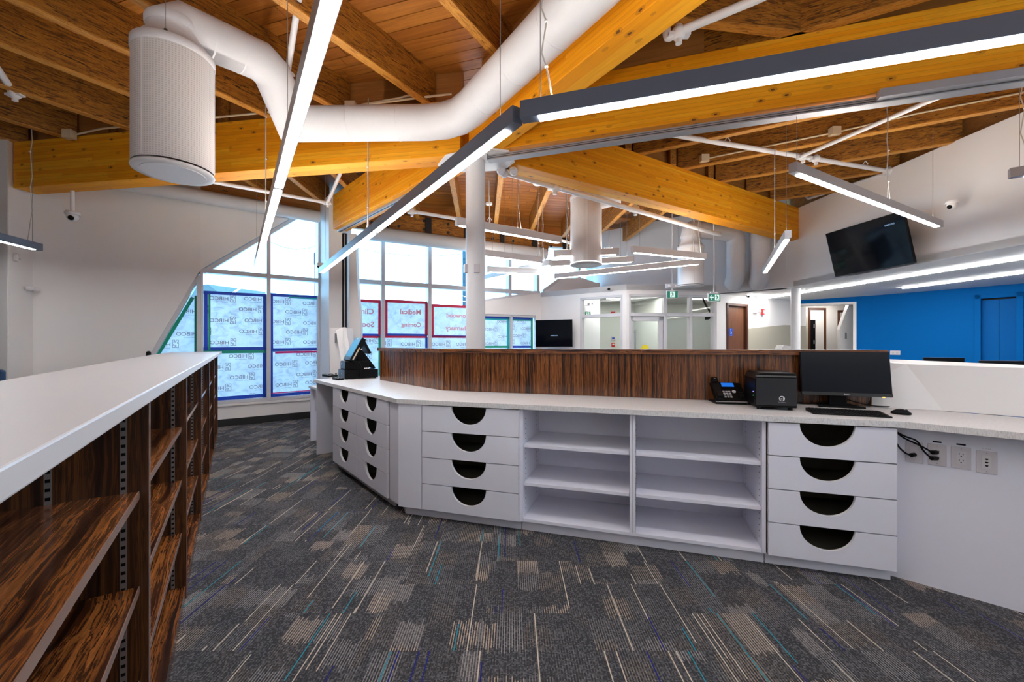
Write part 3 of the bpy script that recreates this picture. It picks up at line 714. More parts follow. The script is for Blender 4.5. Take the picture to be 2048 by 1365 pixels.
# ------------------------------------------------------------------ air diffusers and ducts
def diffuser(c,R,h,label,neck,body=perf_m):
    r=thing('air_diffuser',label,'air diffuser',c)
    k=M(); k.lathe([(R,.03),(R,h-.06)],seg=56,caps=False); k.build('perforated_sleeve',body,r)
    k=M(); k.lathe([(R*.86,-.003),(R+.001,-.001),(R+.004,.006),(R+.004,.016),(R,.018)],seg=56); k.build('bottom_ring',white_metal,r)
    k=M(); k.cyl((0,0,-.008),(0,0,.012),R*.80,56,smooth=False); k.build('bottom_plate',white_metal,r)
    k=M(); k.lathe([(R*.79,.004),(R*.88,-.003),(R*.88,.006),(R*.79,.006)],seg=56,caps=False); k.build('plate_rim',white_metal,r)
    k=M(); k.lathe([(R,h-.07),(R+.006,h-.065),(R+.006,h-.01),(R*.96,h),(neck,h+.10),(neck,h+.14)],seg=56); k.build('top_collar',duct_m,r)
    for an in (.5,2.4,4.6):
        k=M(); k.box(-.006,.006,-.004,.004,.04,h-.07,T=Matrix.Rotation(an,4,'Z')@Matrix.Translation((R,0,0))@Matrix.Rotation(math.pi/2,4,'Z')); k.build('seam_strip',white_metal,r)
    for an in (1.0,3.1,5.2):
        q=(R*.97*math.cos(an),R*.97*math.sin(an)); k=M(); k.ball((q[0],q[1],h),.012); k.build('hanger_eye',dark_metal,r)
        k=M(); k.tube([(q[0],q[1],h),(q[0]*1.0,q[1]*1.0,min(h+1.2,3.88-c[2]))],.002,6); k.build('hanger_wire',wire_m,r)
    return r
def rings(parent,pts,r,step=.32):
    pts=[Vector(p) for p in pts]
    for a,b in zip(pts[:-1],pts[1:]):
        L=(b-a).length; n=int(L/step)
        for i in range(1,n+1):
            p=a.lerp(b,i/(n+1)); d=(b-a).normalized()*.006
            m=M(); m.tube([p-d,p+d],r+.004,28,caps=True); m.build('duct_seam',duct_m,parent)
def smooth_path(pts,rad,nseg=4):
    pts=[Vector(p) for p in pts]; out=[pts[0]]
    for i in range(1,len(pts)-1):
        a=(pts[i-1]-pts[i]); b=(pts[i+1]-pts[i]); ra=min(rad,a.length*.49,b.length*.49)
        p0=pts[i]+a.normalized()*ra; p1=pts[i]+b.normalized()*ra
        for j in range(nseg+1):
            t=j/nseg; out.append(p0*(1-t)**2+pts[i]*2*t*(1-t)+p1*t*t)
    out.append(pts[-1]); return out
c1=P(348.5,347,3.14); R1=131/2*3.14/824
diffuser((c1.x,c1.y,c1.z),R1,.93,'large white perforated cylinder diffuser hanging at upper left below its duct elbow',.165)
dx=thing('air_duct','long white wrapped round duct bending along the left beam and up over the camera','duct',(0,0,0))
zt1=c1.z+.93+.10
path=[(c1.x,c1.y,zt1),(c1.x+.01,c1.y+.01,3.79),(-2.16,3.66,3.82),(-2.17,4.08,3.52),(-.542,4.065,3.53),(.56,2.42,3.53),(1.2,1.46,3.53)]
pp=smooth_path(path[:4],.07,1)[:-1]+smooth_path(path[3:],.30,3)[0:]
k=M(); k.tube(pp,.162,36); k.build('duct_run',duct_m,dx)
rings(dx,[Vector(path[3])+Vector((.1,-.0,0)),Vector(path[4])-Vector((.1,-.0,0))],.160,.5); rings(dx,[Vector(path[4])+Vector((.03,-.04,0)),path[5]],.160,.6); rings(dx,[path[1],path[2]],.160,.3)
k=M(); k.lathe([(.170,0),(.178,.02),(.178,.05),(.170,.07)],(c1.x,c1.y,zt1+.04),40); k.build('elbow_collar',duct_m,dx)
c2=P(1172,531,6.6); diffuser((c2.x,c2.y,c2.z),62/2*6.6/824,1.1,'middle white perforated cylinder diffuser hanging below the bright beam',.17)
k=M(); dd=thing('air_duct','short white duct elbow joining the middle diffuser to the bright beam','duct',(0,0,0))
k.tube(smooth_path([(c2.x,c2.y,c2.z+1.22),(c2.x+.0,c2.y,3.62),(c2.x+.5,c2.y-.1,3.72)],.18),.168,28); k.build('duct_run',duct_m,dd)
c3=P(1381,574,8.1); diffuser((c3.x,c3.y,c3.z),49/2*8.1/824,.80,'far white perforated cylinder diffuser over the vestibule, left of two ducts',.175,white_metal)
dd=thing('air_duct','white duct running from the far diffuser and dropping into the back wall','duct',(0,0,0))
e=P(1472,455,8.3); pth=[(c3.x,c3.y,c3.z+.92),(c3.x,c3.y,3.6),(e.x,e.y,3.58),(e.x,e.y,2.72),(e.x+.12,e.y+.32,2.62)]
k=M(); k.tube(smooth_path(pth,.22,3),.172,28); k.build('duct_run',duct_m,dd)
rings(dd,[(e.x,e.y,3.4),(e.x,e.y,2.8)],.171,.09)
k=M(); k.lathe([(.185,0),(.19,.02),(.185,.05)],(c3.x,c3.y,3.42),30); k.build('elbow_collar',duct_m,dd)
dd=thing('air_duct','white duct dropping beside the right end of the bright beam into the back wall','duct',(0,0,0))
e=P(1521,455,8.05); k=M(); k.tube(smooth_path([(e.x,e.y,3.88),(e.x,e.y,2.68),(e.x+.13,e.y+.30,2.58)],.22,3),.168,28); k.build('duct_run',duct_m,dd)
rings(dd,[(e.x,e.y,3.6),(e.x,e.y,2.8)],.167,.09)

# ------------------------------------------------------------------ sprinkler pipes
def pipe(pts,r,label,fit=(),head=None,group='white sprinkler pipes',drops=()):
    t=thing('sprinkler_pipe',label,'pipe',(0,0,0),0,group)
    k=M(); k.tube(smooth_path(pts,.05,3) if len(pts)>2 else pts,r,14); k.build('pipe_run',pipe_m,t)
    for q in fit:
        q=Vector(q); k=M(); k.ball(q,r*1.75); k.cyl(q-Vector((0,0,r*2.6)),q+Vector((0,0,r*1.8)),r*.8,10); k.box(q.x-r*2.6,q.x+r*2.6,q.y-r*.9,q.y+r*.9,q.z-r*.9,q.z-r*.2); k.build('coupling',pipe_m,t)
    for q in drops:
        q=Vector(q); k=M(); k.tube([q,(q.x,q.y,3.895)],.006,6); k.build('hanger_rod',white_metal,t)
        k=M(); k.tube([(q.x,q.y,q.z+.09),(q.x+.035,q.y,q.z+.045),(q.x,q.y,q.z-r-.005),(q.x-.035,q.y,q.z+.045),(q.x,q.y,q.z+.09)],.006,6); k.build('hanger_ring',white_metal,t)
    return t
pipe([P(575,146,3.9),P(597,0,3.15),P(612,-90,2.75)],.025,'white pipe coming down toward the camera beside the long pale pendant',fit=[P(574,146,3.9)])
pipe([P(28,186,4.2),P(0,145,3.95),P(-70,40,3.5)],.03,'short white pipe end with coupling at the upper left edge',fit=[P(30,187,4.2)])
q=P(1352,66,3.0); pipe([q+Vector((-.06,.05,.16)),q+Vector((-.05,.03,-.02)),q,P(1510,0,2.75),P(1640,-60,2.5)],.03,'white pipe with elbow between the two beams at top right',fit=[q+Vector((.02,0,0))])
pA,pB=P(1340,269,5.0),P(1804,347,6.1)
pf=lambda t:(pA.lerp(pB,t))
pipe([pA,pB],.030,'white pipe crossing under the right bay joists to the right wall',fit=[P(1606,314,5.55),P(1632,318,5.6),P(1778,342,6.02)],drops=[P(1455,288.5,5.25),P(1731,334.5,5.9)])
pipe([P(1603,313,5.5),P(1850,206,4.3),P(1990,150,3.9)],.024,'thin white branch pipe slanting up right from the crossing pipe')
pipe([P(1778,345,6.02),P(1616,398,7.4),P(1612,392,7.45)],.022,'thin white branch pipe near the top of the right wall')
pipe([P(1012,346,4.9),P(1240,412,5.9),P(1440,470,7.6)],.035,'white pipe running along the back of the bright beam',fit=[P(1110,375,5.3),P(1271,419,6.2)])
pipe([P(818,422,6.6),P(1060,462,7.4),P(1225,512,8.9)],.028,'white pipe running in front of the far timber header',fit=[P(824,424,6.6)],drops=[P(979,445,7.1)])
q=P(655,406,6.6); pipe([P(360,352,5.2),q,P(681,346,6.0),P(684,330,5.9)],.026,'white pipe above the left roller shade turning up at the window post',fit=[q])

# ------------------------------------------------------------------ surface conduit and junction boxes
def conduit(pts,boxes,label,r=.011):
    t=thing('conduit',label,'conduit',(0,0,0))
    k=M(); k.tube(smooth_path(pts,.05,3),r,10); k.build('conduit_tube',conduit_m,t)
    for b in boxes:
        b=Vector(b); k=M(); k.box(b.x-.055,b.x+.055,b.y-.05,b.y+.03,b.z-.05,b.z+.05); k.build('junction_box',conduit_m,t,bevel=.004)
    for i in range(1,5):
        p=Vector(pts[0]).lerp(Vector(pts[-1]),i/5); 
    return t
yb=lambda x: 4.27-.159*(x+.6426)-.03
Lp=lambda x,dz: (x,yb(x)-.0,ZT+dz)
conduit([Lp(-5.25,-.02),Lp(-4.9,.02),Lp(-3.5,.02),Lp(-2.62,.02)],[Lp(-5.35,-.02)],'cream conduit with junction box along the top of the left beam')
conduit([Lp(-2.2,.0),Lp(-1.8,-.03),Lp(-1.5,.0),Lp(-.75,.02),Lp(-.62,.02)],[Lp(-1.72,-.02)],'cream conduit with junction box above the white duct')
conduit([Lp(-1.6,.0),Lp(-1.2,.03),Lp(-1.0,.06),Lp(-.97,.13)],[],'short cream conduit curving up to the joist above the white duct')
j2=lambda px,py,i: PV(px,py,(-.33+.857*t0[i]-.05+.0,4.30+.514*t0[i]-.01),(.8799,-.4751))
conduit([j2(1410,318,3),j2(1670,265,3),j2(1830,228,3),j2(2047,185,3)],[j2(1408,318,3),j2(1668,264,3)],'cream conduit with two junction boxes along a right bay joist')

# ------------------------------------------------------------------ roller shades and grille track
def shade(A,d,x0,x1,z,r,off,label):
    t=thing('roller_shade',label,'roller shade',(A[0],A[1],0),rz(d))
    k=M(); k.cyl((x0,-off,z),(x1,-off,z),r,32); k.build('shade_roll',plain('shade_fabric_%d'%int(x1*10),(.60,.60,.62),.5),t)
    for x in (x0,x1): k=M(); k.cyl((x-.01,-off,z),(x+.01,-off,z),r*.8,20); k.box(x-.012,x+.012,-off-.02,0,z-.02,z+.06); k.build('end_bracket',white_metal,t)
    return t
shade(CB,dB,-1.05,LB-.06,3.64,.105,.17,'long white rolled window shade above the slanted left window')
shade(FA,dF,.15,L2-.02,3.50,.14,.22,'long white rolled shade above the far windows, left of the middle diffuser')
tr=thing('grille_track','pale aluminium grille track under the right beam, from the column to the right edge','track',(-.25,4.255,0),math.atan2(-.305,.952))
k=M(); k.box(0,5.6,-.012,.05,ZB-.075,ZB-.024); k.box(0,5.6,-.03,.06,ZB-.084,ZB-.075); k.box(3.27,5.6,-.09,-.03,ZB-.07,ZB-.005); k.build('rail',alu,tr,bevel=.003)
k=M(); k.box(0,.01,-.03,.06,ZB-.08,ZB-.02); k.build('end_cap',grey_metal,tr)
k=M(); k.box(0,5.6,-.014,-.0125,ZB-.062,ZB-.056); k.box(0,5.6,-.014,-.0125,ZB-.044,ZB-.040); k.build('slot_line',dark_metal,tr)
dCc=unit(-2.5,2.64)
tr=thing('grille_track','thin dark grille track under the beam between the round column and the window post','track',(-.62,4.62,0),rz(dCc))
k=M(); k.box(0,3.45,-.03,.03,ZB-.035,ZB-.002); k.build('rail',alu,tr)
k=M(); k.box(0,3.45,-.008,.008,ZB-.037,ZB-.034); k.build('slot_line',black_pl,tr)
g=PV(689,600,(-2.9,7.2),(1,.1)); tr=thing('grille_guide','dark vertical grille guide standing between the window post and the curved pocket','track',(g.x,g.y,0),.1)
k=M(); k.box(-.035,.035,-.02,.05,0,ZB-.04); k.build('guide_rail',black_pl,tr)
k=M(); k.box(.005,.02,-.028,-.02,0,ZB-.05); k.build('rail_lip',alu,tr)

# ------------------------------------------------------------------ cameras, detectors, emergency lights
def dome(loc,rotz_,label,s=1.0):
    t=thing('security_camera',label,'security camera',loc,rotz_)
    k=M(); k.lathe([(.055*s,0),(.058*s,.012*s),(.05*s,.03*s)],seg=24); k.build('base',white_metal,t)
    k=M(); k.ball((0,0,-.02*s),.045*s); k.build('eyeball',white_metal,t)
    k=M(); k.ball((0,-.03*s,-.035*s),.024*s); k.build('camera_lens',black_pl,t)
    return t
q=P(145,430,5.3); t=dome((q.x,q.y,q.z),.5,'white dome camera hanging on a short pipe under the left beam',1.35)
k=M(); k.cyl((0,0,.03),(0,0,ZB-q.z),.022,14); k.build('drop_pipe',white_metal,t)
q=P(1912,409,5.03); dome((q.x-.07,q.y-.02,q.z),-1.4,'white camera on the right wall above the television',1.1)
q=P(646,530,7.25); dome((q.x-.05,q.y,q.z),-.7,'small camera on the left face of the window post',1.0)
def bullet(p,label,yaw):
    t=thing('security_camera',label,'security camera',p,yaw)
    k=M(); k.cyl((0,.08,0),(0,-.03,0),.036,16); k.build('body',white_metal,t)
    k=M(); k.cyl((0,-.03,0),(0,-.045,0),.03,16); k.build('camera_lens',black_pl,t)
    return t
def detector(p,label,yaw):
    t=thing('motion_detector',label,'detector',p,yaw)
    k=M(); k.box(-.03,.03,-.05,0,-.05,.05); k.build('housing',white_metal,t,bevel=.012)
    k=M(); k.box(-.02,.02,-.053,-.05,-.035,-.005); k.build('sensor_window',plate_m,t)
    return t
q=P(54,580,5.50); t=thing('emergency_light','white twin-head emergency light in the corner above the left shelf','emergency light',(-6.43,5.49,q.z),2.03)
k=M(); k.lathe([(.05,0),(.05,.03)],seg=20); k.build('base',white_metal,t)
for s in (-1,1):
    k=M(); k.ball((s*.07,-.03,.01),.04,sc=(1,1,.8)); k.build('lamp_head',white_metal,t)
q=P(28,515,5.235); detector((-6.327,5.235,q.z),'small white motion detector at the left edge below the pendant end',2.03)
q=P(1014,338,4.62); t=thing('emergency_light','white three-head emergency light on the column plate under the bright beam','emergency light',(q.x,q.y,q.z),0)
k=M(); k.cyl((0,0,.03),(0,0,ZB-q.z),.03,14); k.lathe([(.06,.02),(.06,.05)],seg=20); k.build('base',white_metal,t)
for an in (-.2,2.0,3.6):
    c=Vector((math.cos(an)*.075,math.sin(an)*.05,-.03))
    k=M(); k.ball(c,.05); k.build('lamp_head',white_metal,t)
    k=M(); k.cyl(c+Vector((0,-.035,-.02)),c+Vector((0,-.052,-.03)),.03,14); k.build('lamp_lens',plate_m,t)
for px,py,Y,lab in ((978,410,7.3,'round white smoke detector between joists right of the column'),(1075,370,5.7,'round white detector on the joist bay left of the middle diffuser')):
    q=P(px,py,Y); t=thing('ceiling_canopy',lab,'detector',(q.x,q.y,q.z))
    k=M(); k.lathe([(.05,.0),(.06,.01),(.06,.03)],seg=20); k.build('body',white_metal,t)
    k=M(); k.cyl((0,0,.03),(0,0,ZDECK-.02-q.z),.008,8); k.build('stem',white_metal,t)

# ------------------------------------------------------------------ lights let into the low ceiling
def strip(a,b,label):
    A=PZ(*a,ZS); B=PZ(*b,ZS); d=B-A
    t=thing('recessed_strip_light',label,'strip light',(A.x,A.y,ZS),math.atan2(d.y,d.x),'strip lights of the low ceiling')
    k=M(); k.box(-.01,d.length+.01,-.065,.065,-.003,-.0005); k.build('trim_frame',white_metal,t)
    k=M(); k.box(.01,d.length-.01,-.034,.034,-.026,-.003); k.build('lens',soffit_led_m,t)
strip((1527,596),(1729,564.2),'strip light in the low ceiling, far length crossing behind the white round column')
strip((1733,563.6),(2200,490),'strip light in the low ceiling, long near length running off the right edge')
strip((1806,575),(1945,557),'shorter strip light in the low ceiling above the blue wall, left length')
for xa_,ya_,xb_,yb_,lb_ in ((7.6,4.0,7.9,.6,'added unseen strip light in the low ceiling beyond the right edge, near length'),(9.6,4.2,9.9,1.0,'added unseen strip light in the low ceiling beyond the right edge, far length')):  # strips out of view, added to brighten the low ceiling
    t=thing('recessed_strip_light',lb_,'strip light',(xa_,ya_,ZS),math.atan2(yb_-ya_,xb_-xa_),'strip lights of the low ceiling')
    k=M(); k.box(0,3.4,-.034,.034,-.026,-.003); k.build('lens',soffit_led_m,t); k=M(); k.box(-.01,3.41,-.065,.065,-.003,-.0005); k.build('trim_frame',white_metal,t)
for xa_,ya_,an_,L_,lb_ in ((7.9,10.75,-.05,1.0,'strip light in the corridor ceiling beyond the opening'),(5.2,9.0,.5,.5,'short strip light in the low ceiling by the wooden door')):
    t=thing('recessed_strip_light',lb_,'strip light',(xa_,ya_,ZS),an_)
    k=M(); k.box(0,L_,-.04,.04,-.02,-.003); k.build('lens',soffit_led_m,t); k=M(); k.box(-.01,L_+.01,-.055,.055,-.003,-.0005); k.build('trim_frame',white_metal,t)
strip((1950,556.3),(2150,529.5),'strip light in the low ceiling above the blue wall, right length')
q=PZ(1591,578,ZS); t=thing('round_column','slim white round column standing under the low ceiling','column',(q.x,q.y,0))
k=M(); k.lathe([(.083,0),(.083,ZS-.001)],seg=32); k.build('shaft',white_metal,t)
# ------------------------------------------------------------------ long bookshelf at left
sd=(-.5573,.8303); sn=(.8303,.5573)          # along the shelf (away), and out of its front
base=Vector((sn[0]*-.2146,sn[1]*-.2146))     # point of the front plane nearest the camera foot
def s2w(t,n): return (base.x+sd[0]*t+sn[0]*n, base.y+sd[1]*t+sn[1]*n)
ZTOP=1.235; SH=.455; bay=1.138
tdiv=[]; 
def t_at_Y(Y): return (Y-base.y)/sd[1]
t1=t_at_Y(1.235)
tdiv=[t1+bay*i for i in range(-2,6)]; tend=t_at_Y(5.98); tdiv[-1]=tend
# local frame: x along sd, y to the back, z up
sh=thing('bookshelf','long walnut-striped low shelf unit with white top at left','shelf unit',(base.x,base.y,0),rz(sd))
slat=plain('slotted_standard',(.25,.23,.22),.35,.6)
edge_m=plain('shelf_front_edge_band',(.25,.16,.13),.2,vary=.02)
for i,t in enumerate(tdiv):
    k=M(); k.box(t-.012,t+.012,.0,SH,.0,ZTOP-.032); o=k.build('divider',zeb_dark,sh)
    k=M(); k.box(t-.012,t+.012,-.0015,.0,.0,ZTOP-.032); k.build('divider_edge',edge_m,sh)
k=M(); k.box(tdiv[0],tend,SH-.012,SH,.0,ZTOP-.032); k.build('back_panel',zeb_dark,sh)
for a,b in zip(tdiv[:-1],tdiv[1:]):
    for z in (.907,.627,.35):
        k=M(); k.box(a+.014,b-.014,.022,SH-.014,z-.022,z); o=k.build('shelf',zeb_x,sh)
        k=M(); k.box(a+.014,b-.014,.0195,.022,z-.022,z); k.build('shelf_edge',edge_m,sh)
    k=M(); k.box(a+.012,b-.012,.004,SH-.012,.0,.066); k.build('bottom_shelf',zeb_x,sh)
    for y0 in (.055,.205):            # slotted standards on the far divider of each bay
        k=M(); k.box(b-.0155,b-.0125,y0-.0075,y0+.0075,.07,ZTOP-.035); k.build('slotted_standard',slat,sh)
        k=M()
        for q in range(46): k.box(b-.0162,b-.0154,y0-.005,y0+.005,.085+q*.0245,.094+q*.0245)
        o=k.build('standard_slots',black_pl,sh); o['kind']='stuff'
wt=lambda x,y: ((x-base.x)*sd[0]+(y-base.y)*sd[1], -((x-base.x)*sn[0]+(y-base.y)*sn[1]))
pb0=wt(*PZ(0,762,ZTOP).xy); pb1=wt(*PZ(297,711,ZTOP).xy)
k=M(); k.prism([(tdiv[0],-.05),(tend+.02,-.05),(tend+.02,pb1[1]+.03),pb1,pb0,(pb0[0]-1.0,pb0[1]-.13),(tdiv[0],pb0[1]-.2)],ZTOP-.031,ZTOP)
k.build('top',shelf_top_m,sh,bevel=.003)

# ------------------------------------------------------------------ counter
C0=Vector((-.881,3.228))
ZW,ZU=.915,.878; ZD0,ZD1=.076,.875
def half_front(w_,h,r,th=.019,gap=.003,cx=None):
    """drawer front with a half-round bite out of its top edge (x 0..w, z 0..h, y 0..th)"""
    cx=w_/2 if cx is None else cx
    pts=[(gap,gap),(w_-gap,gap),(w_-gap,h-gap),(cx+r,h-gap)]
    pts+=[(cx+r*math.cos(a),h-gap-r*.93*math.sin(a)) for a in [math.pi*i/28 for i in range(1,28)]]
    pts+=[(cx-r,h-gap),(gap,h-gap)]
    return pts
def drawer(parent,x0,w_,z0,h,r,cx=None):
    pts=half_front(w_,h,r,cx=cx)
    k=M(); k.xz([(x0+a,z0+b) for a,b in pts],-.019,0,0)
    n=len(pts)
    o=k.build('drawer',[cab_m],parent,bevel=.0008)
    c=x0+(w_/2 if cx is None else cx)
    # bright cut edge along the half round
    e=M(); ns=28
    for i in range(ns):
        a0,a1=math.pi*i/ns,math.pi*(i+1)/ns
        q=[(c+rr*math.cos(a),z0+h-.0025-rr*.93*math.sin(a)) for a in (a0,a1) for rr in (r-.0008,r+.0004)]
        e.xz([q[0],q[1],q[3],q[2]],-.0192,.0005)
    e.build('cutout_edge',cab_edge,o)
    b=M(); b.box(x0+.03,x0+w_-.03,.002,.46,z0+.012,z0+.024); b.box(x0+.03,x0+.042,.002,.46,z0+.012,z0+h-.06); b.box(x0+w_-.042,x0+w_-.03,.002,.46,z0+.012,z0+h-.06); b.box(x0+.03,x0+w_-.03,.45,.46,z0+.012,z0+h-.06)
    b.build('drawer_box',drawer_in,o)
    return o
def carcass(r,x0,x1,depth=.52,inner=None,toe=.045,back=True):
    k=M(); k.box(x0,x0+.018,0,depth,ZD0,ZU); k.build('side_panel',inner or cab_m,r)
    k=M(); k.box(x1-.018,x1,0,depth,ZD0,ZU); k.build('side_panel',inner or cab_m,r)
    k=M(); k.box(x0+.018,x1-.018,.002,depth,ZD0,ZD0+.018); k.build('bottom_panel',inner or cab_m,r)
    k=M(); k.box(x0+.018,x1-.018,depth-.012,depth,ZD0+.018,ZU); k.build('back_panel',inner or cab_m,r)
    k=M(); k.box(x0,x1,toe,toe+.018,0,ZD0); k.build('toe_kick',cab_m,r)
hD=(ZD1-ZD0)/4
rm=rz(m_dir)
def munit(name,label,cat,s): return thing(name,label,cat,(C0.x+m_dir[0]*s,C0.y+m_dir[1]*s,0),rm)
# main run, from the corner to the right
u=munit('corner_filler','plain white corner cabinet panel where the counter bends','cabinet',0)
k=M(); k.box(0,.202,-.017,.0,ZD0,ZU); k.build('front_panel',cab_m,u,bevel=.001)
k=M(); k.prism([(0,.0),(.02,.018),(-.148,.118),(-.158,.103)],ZD0,ZU); k.build('side_panel',cab_m,u)
k=M(); k.prism([(.203,.045),(.025,.045),(-.10,.195),(-.09,.205),(.03,.063),(.203,.063)],0,ZD0); k.build('toe_kick',cab_m,u)
u=munit('drawer_cabinet','white cabinet of four half-round cutout drawers left of the open shelves','drawer cabinet',.206)
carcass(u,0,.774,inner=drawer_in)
for i in range(4): drawer(u,0,.774,ZD0+hD*i,hD,.14,.385)
k=M(); k.box(.774,.780,-.017,.1,ZD0,ZU); k.build('end_strip',cab_m,u)
u=munit('open_shelf_cabinet','white open cabinet with two bays of shelves between the drawer cabinets','shelf cabinet',.986)
W=1.538
for x0,x1 in ((0,.018),(.748,.7655),(.7675,.785),(W-.02,W)):
    k=M(); k.box(x0,x1,.0,.50,ZD0,ZU); k.build('side_panel',cab_m,u)
k=M(); k.box(.018,W-.02,.49,.50,ZD0,ZU); k.build('back_panel',cab_m,u)
k=M(); k.box(0,W,.045,.063,0,ZD0); k.build('toe_kick',cab_m,u)
for x0,x1 in ((.019,.747),(.786,W-.021)):
    k=M(); k.box(x0,x1,.002,.489,ZD0,ZD0+.022); k.build('bottom_shelf',cab_m,u,bevel=.001)
    for z in (.352,.625):
        k=M(); k.box(x0+.002,x1-.002,.014,.485,z-.022,z); k.build('shelf',cab_m,u,bevel=.001)
    for xx in (x0-.0002,x1+.0002-.0012):
        for y0 in (.06,.40):
            k=M(); 
            for q in range(19): k.box(xx,xx+.0012,y0-.003,y0+.003,.15+q*.036,.155+q*.036)
            o=k.build('shelf_pin_holes',black_pl,u); o['kind']='stuff'
u=munit('drawer_cabinet','white cabinet of four half-round cutout drawers at the right end under the monitor','drawer cabinet',2.530)
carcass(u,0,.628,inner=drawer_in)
k=M(); k.box(.6285,.63,-.017,.5,ZD0,ZU); k.build('end_strip',cab_m,u)
for i in range(4): drawer(u,0,.63,ZD0+hD*i,hD,.137,.30)
# left run
la=math.atan2(-l_dir[1],-l_dir[0])          # local x runs from the far left end toward the corner
def lpt(s): return (C0.x+l_dir[0]*s,C0.y+l_dir[1]*s)
e=lpt(1.625); u=thing('drawer_cabinet','white cabinet with two columns of half-round cutout drawers at the left bend','drawer cabinet',(e[0],e[1],0),la)
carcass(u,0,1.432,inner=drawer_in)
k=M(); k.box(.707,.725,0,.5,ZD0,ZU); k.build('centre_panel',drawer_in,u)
for c in range(2):
    for i in range(4): drawer(u,c*.716,.716,ZD0+hD*i,hD,.138,.36)
e=lpt(2.33); u=thing('end_panel','white end panel of the counter beyond the left knee space','panel',(e[0],e[1],0),la)
k=M(); k.box(0,.03,-.0,.62,0,ZU); k.build('gable',cab_m,u,bevel=.001)
k=M(); k.box(.03,.70,.56,.575,0.0,ZU); k.build('modesty_panel',cab_m,u)
# worktop
ov=.03
def off(s,d,n,o): return (C0.x+d[0]*s-n[0]*o, C0.y+d[1]*s-n[1]*o)
def isect(p,d,q,e):
    det=d[0]*(-e[1])+e[0]*d[1]; t=((q[0]-p[0])*(-e[1])+e[0]*(q[1]-p[1]))/det
    return (p[0]+d[0]*t,p[1]+d[1]*t)
w2=(.716,-.698); n2=(.698,.716)
fm=off(0,m_dir,v_dir,ov); fl_=off(0,l_dir,nl,ov); kf=isect(fm,m_dir,fl_,l_dir)
we=PZ(2048,882,ZU); wb=isect(fm,m_dir,(we.x,we.y),w2)
P0=(-.632,3.779); Pend=(2.502,2.784); Pl=(P0[0]+l_dir[0]*1.46,P0[1]+l_dir[1]*1.46)
lend=off(2.34,l_dir,nl,ov); lback=(lend[0]+nl[0]*.86,lend[1]+nl[1]*.86)
wr=(wb[0]+w2[0]*1.9,wb[1]+w2[1]*1.9); wbk=(Pend[0]+.02,Pend[1]+.03)
poly=[lend,kf,wb,wr,(wr[0]+n2[0]*.62,wr[1]+n2[1]*.62),(wbk[0]+n2[0]*.02,wbk[1]+n2[1]*.02),(P0[0]+.02,P0[1]+.02),(Pl[0]+.02,Pl[1]+.02),(Pl[0]+nl[0]*.3,Pl[1]+nl[1]*.3),lback]
wt_=thing('worktop','long white linen-look worktop bending along the whole service counter','worktop',(0,0,0))
k=M(); k.prism(poly,ZU+.001,ZW); k.build('slab',linen_m,wt_,bevel=.0015)
# wooden partition and ledge behind the worktop
pt=thing('partition','zebra-wood partition with a ledge standing behind the worktop','partition',(P0[0],P0[1],0),rm)
lm=M(); Lp_=math.hypot(Pend[0]-P0[0],Pend[1]-P0[1])
k=M(); k.box(0,Lp_,0,.09,ZW+.001,1.262); k.build('panel',zeb_z,pt)
k=M(); k.box(-.02,Lp_+.035,-.028,.20,1.262,1.300); k.build('ledge',zeb_x,pt,bevel=.002)
dl=math.atan2(l_dir[1],l_dir[0])-rm
T=Matrix.Rotation(dl,4,'Z')
k=M(); k.box(-.005,1.46,-.09,.0,ZW+.001,1.262,T=T); o=k.build('panel',zeb_z,pt)
k=M(); k.box(-.02,1.475,-.20,.028,1.262,1.300,T=T); k.build('ledge',zebra('zebrano_ledge_left','y',.22,1.5),pt)
k=M(); k.box(0,Lp_,.10,.112,0.0,1.262); k.build('front_cladding',zeb_z,pt)
# wing: knee panel and faceted white screen
kp=F and PZ(2048,1227,0.0); kd=PZ(1800,1157,0.0)
kd_=unit(kp.x-kd.x,kp.y-kd.y)
u=thing('knee_panel','pale white panel under the right wing of the counter carrying the outlets','panel',(kd.x-kd_[0]*.06,kd.y-kd_[1]*.06,0),rz(kd_))
k=M(); k.box(0,2.2,0,.03,0,ZU); k.build('board',cab_m,u)
fp=thing('faceted_screen','white faceted solid-surface screen behind the right wing of the counter','partition',(0,0,0))
sc=white_surf=plain('white_solid_surface',(.80,.79,.78),.3,vary=.01)
A0=Vector((Pend[0]+.015,Pend[1]+.02)); 
def fpnt(t,z,o):
    t=-.05 if t==0 else t
    return (A0.x+w2[0]*t+n2[0]*o, A0.y+w2[1]*t+n2[1]*o, z)
tc=.155
V=[fpnt(-.0,ZW+.001,-.05),fpnt(.0,1.10,.015),fpnt(0,1.222,.09),fpnt(.29,ZW+.001,.03),fpnt(1.7,ZW+.001,.05),fpnt(1.7,1.185,.13),fpnt(.12,1.205,.10),
   fpnt(0,1.235,.25),fpnt(1.7,1.178,.25),fpnt(0,ZW+.001,.25),fpnt(1.7,ZW+.001,.25)]
Fc=[(0,3,1),(1,3,6,2),(3,4,5,6),(2,6,7),(6,5,8,7),(7,8,10,9),(0,1,2,7,9),(4,10,8,5),(0,9,10,4,3)]
k=M(); k.add(V,Fc); k.build('screen_body',sc,fp)
# low desk past the end panel
q=PZ(620.5,881.8,0); u=thing('side_desk','low white side desk at the far left end of the counter','desk',(q.x,q.y,0),la)
k=M(); k.box(0,.03,0,.55,0,.735); k.build('gable',cab_m,u)
k=M(); k.box(-.01,.42,-.02,.56,.735,.765); k.build('desk_top',linen_m,u,bevel=.001)
k=M(); k.box(.03,.40,.05,.07,.42,.735); k.build('apron',cab_m,u)
k=M(); k.box(.36,.39,.06,.55,0,.735); k.build('gable',cab_m,u)
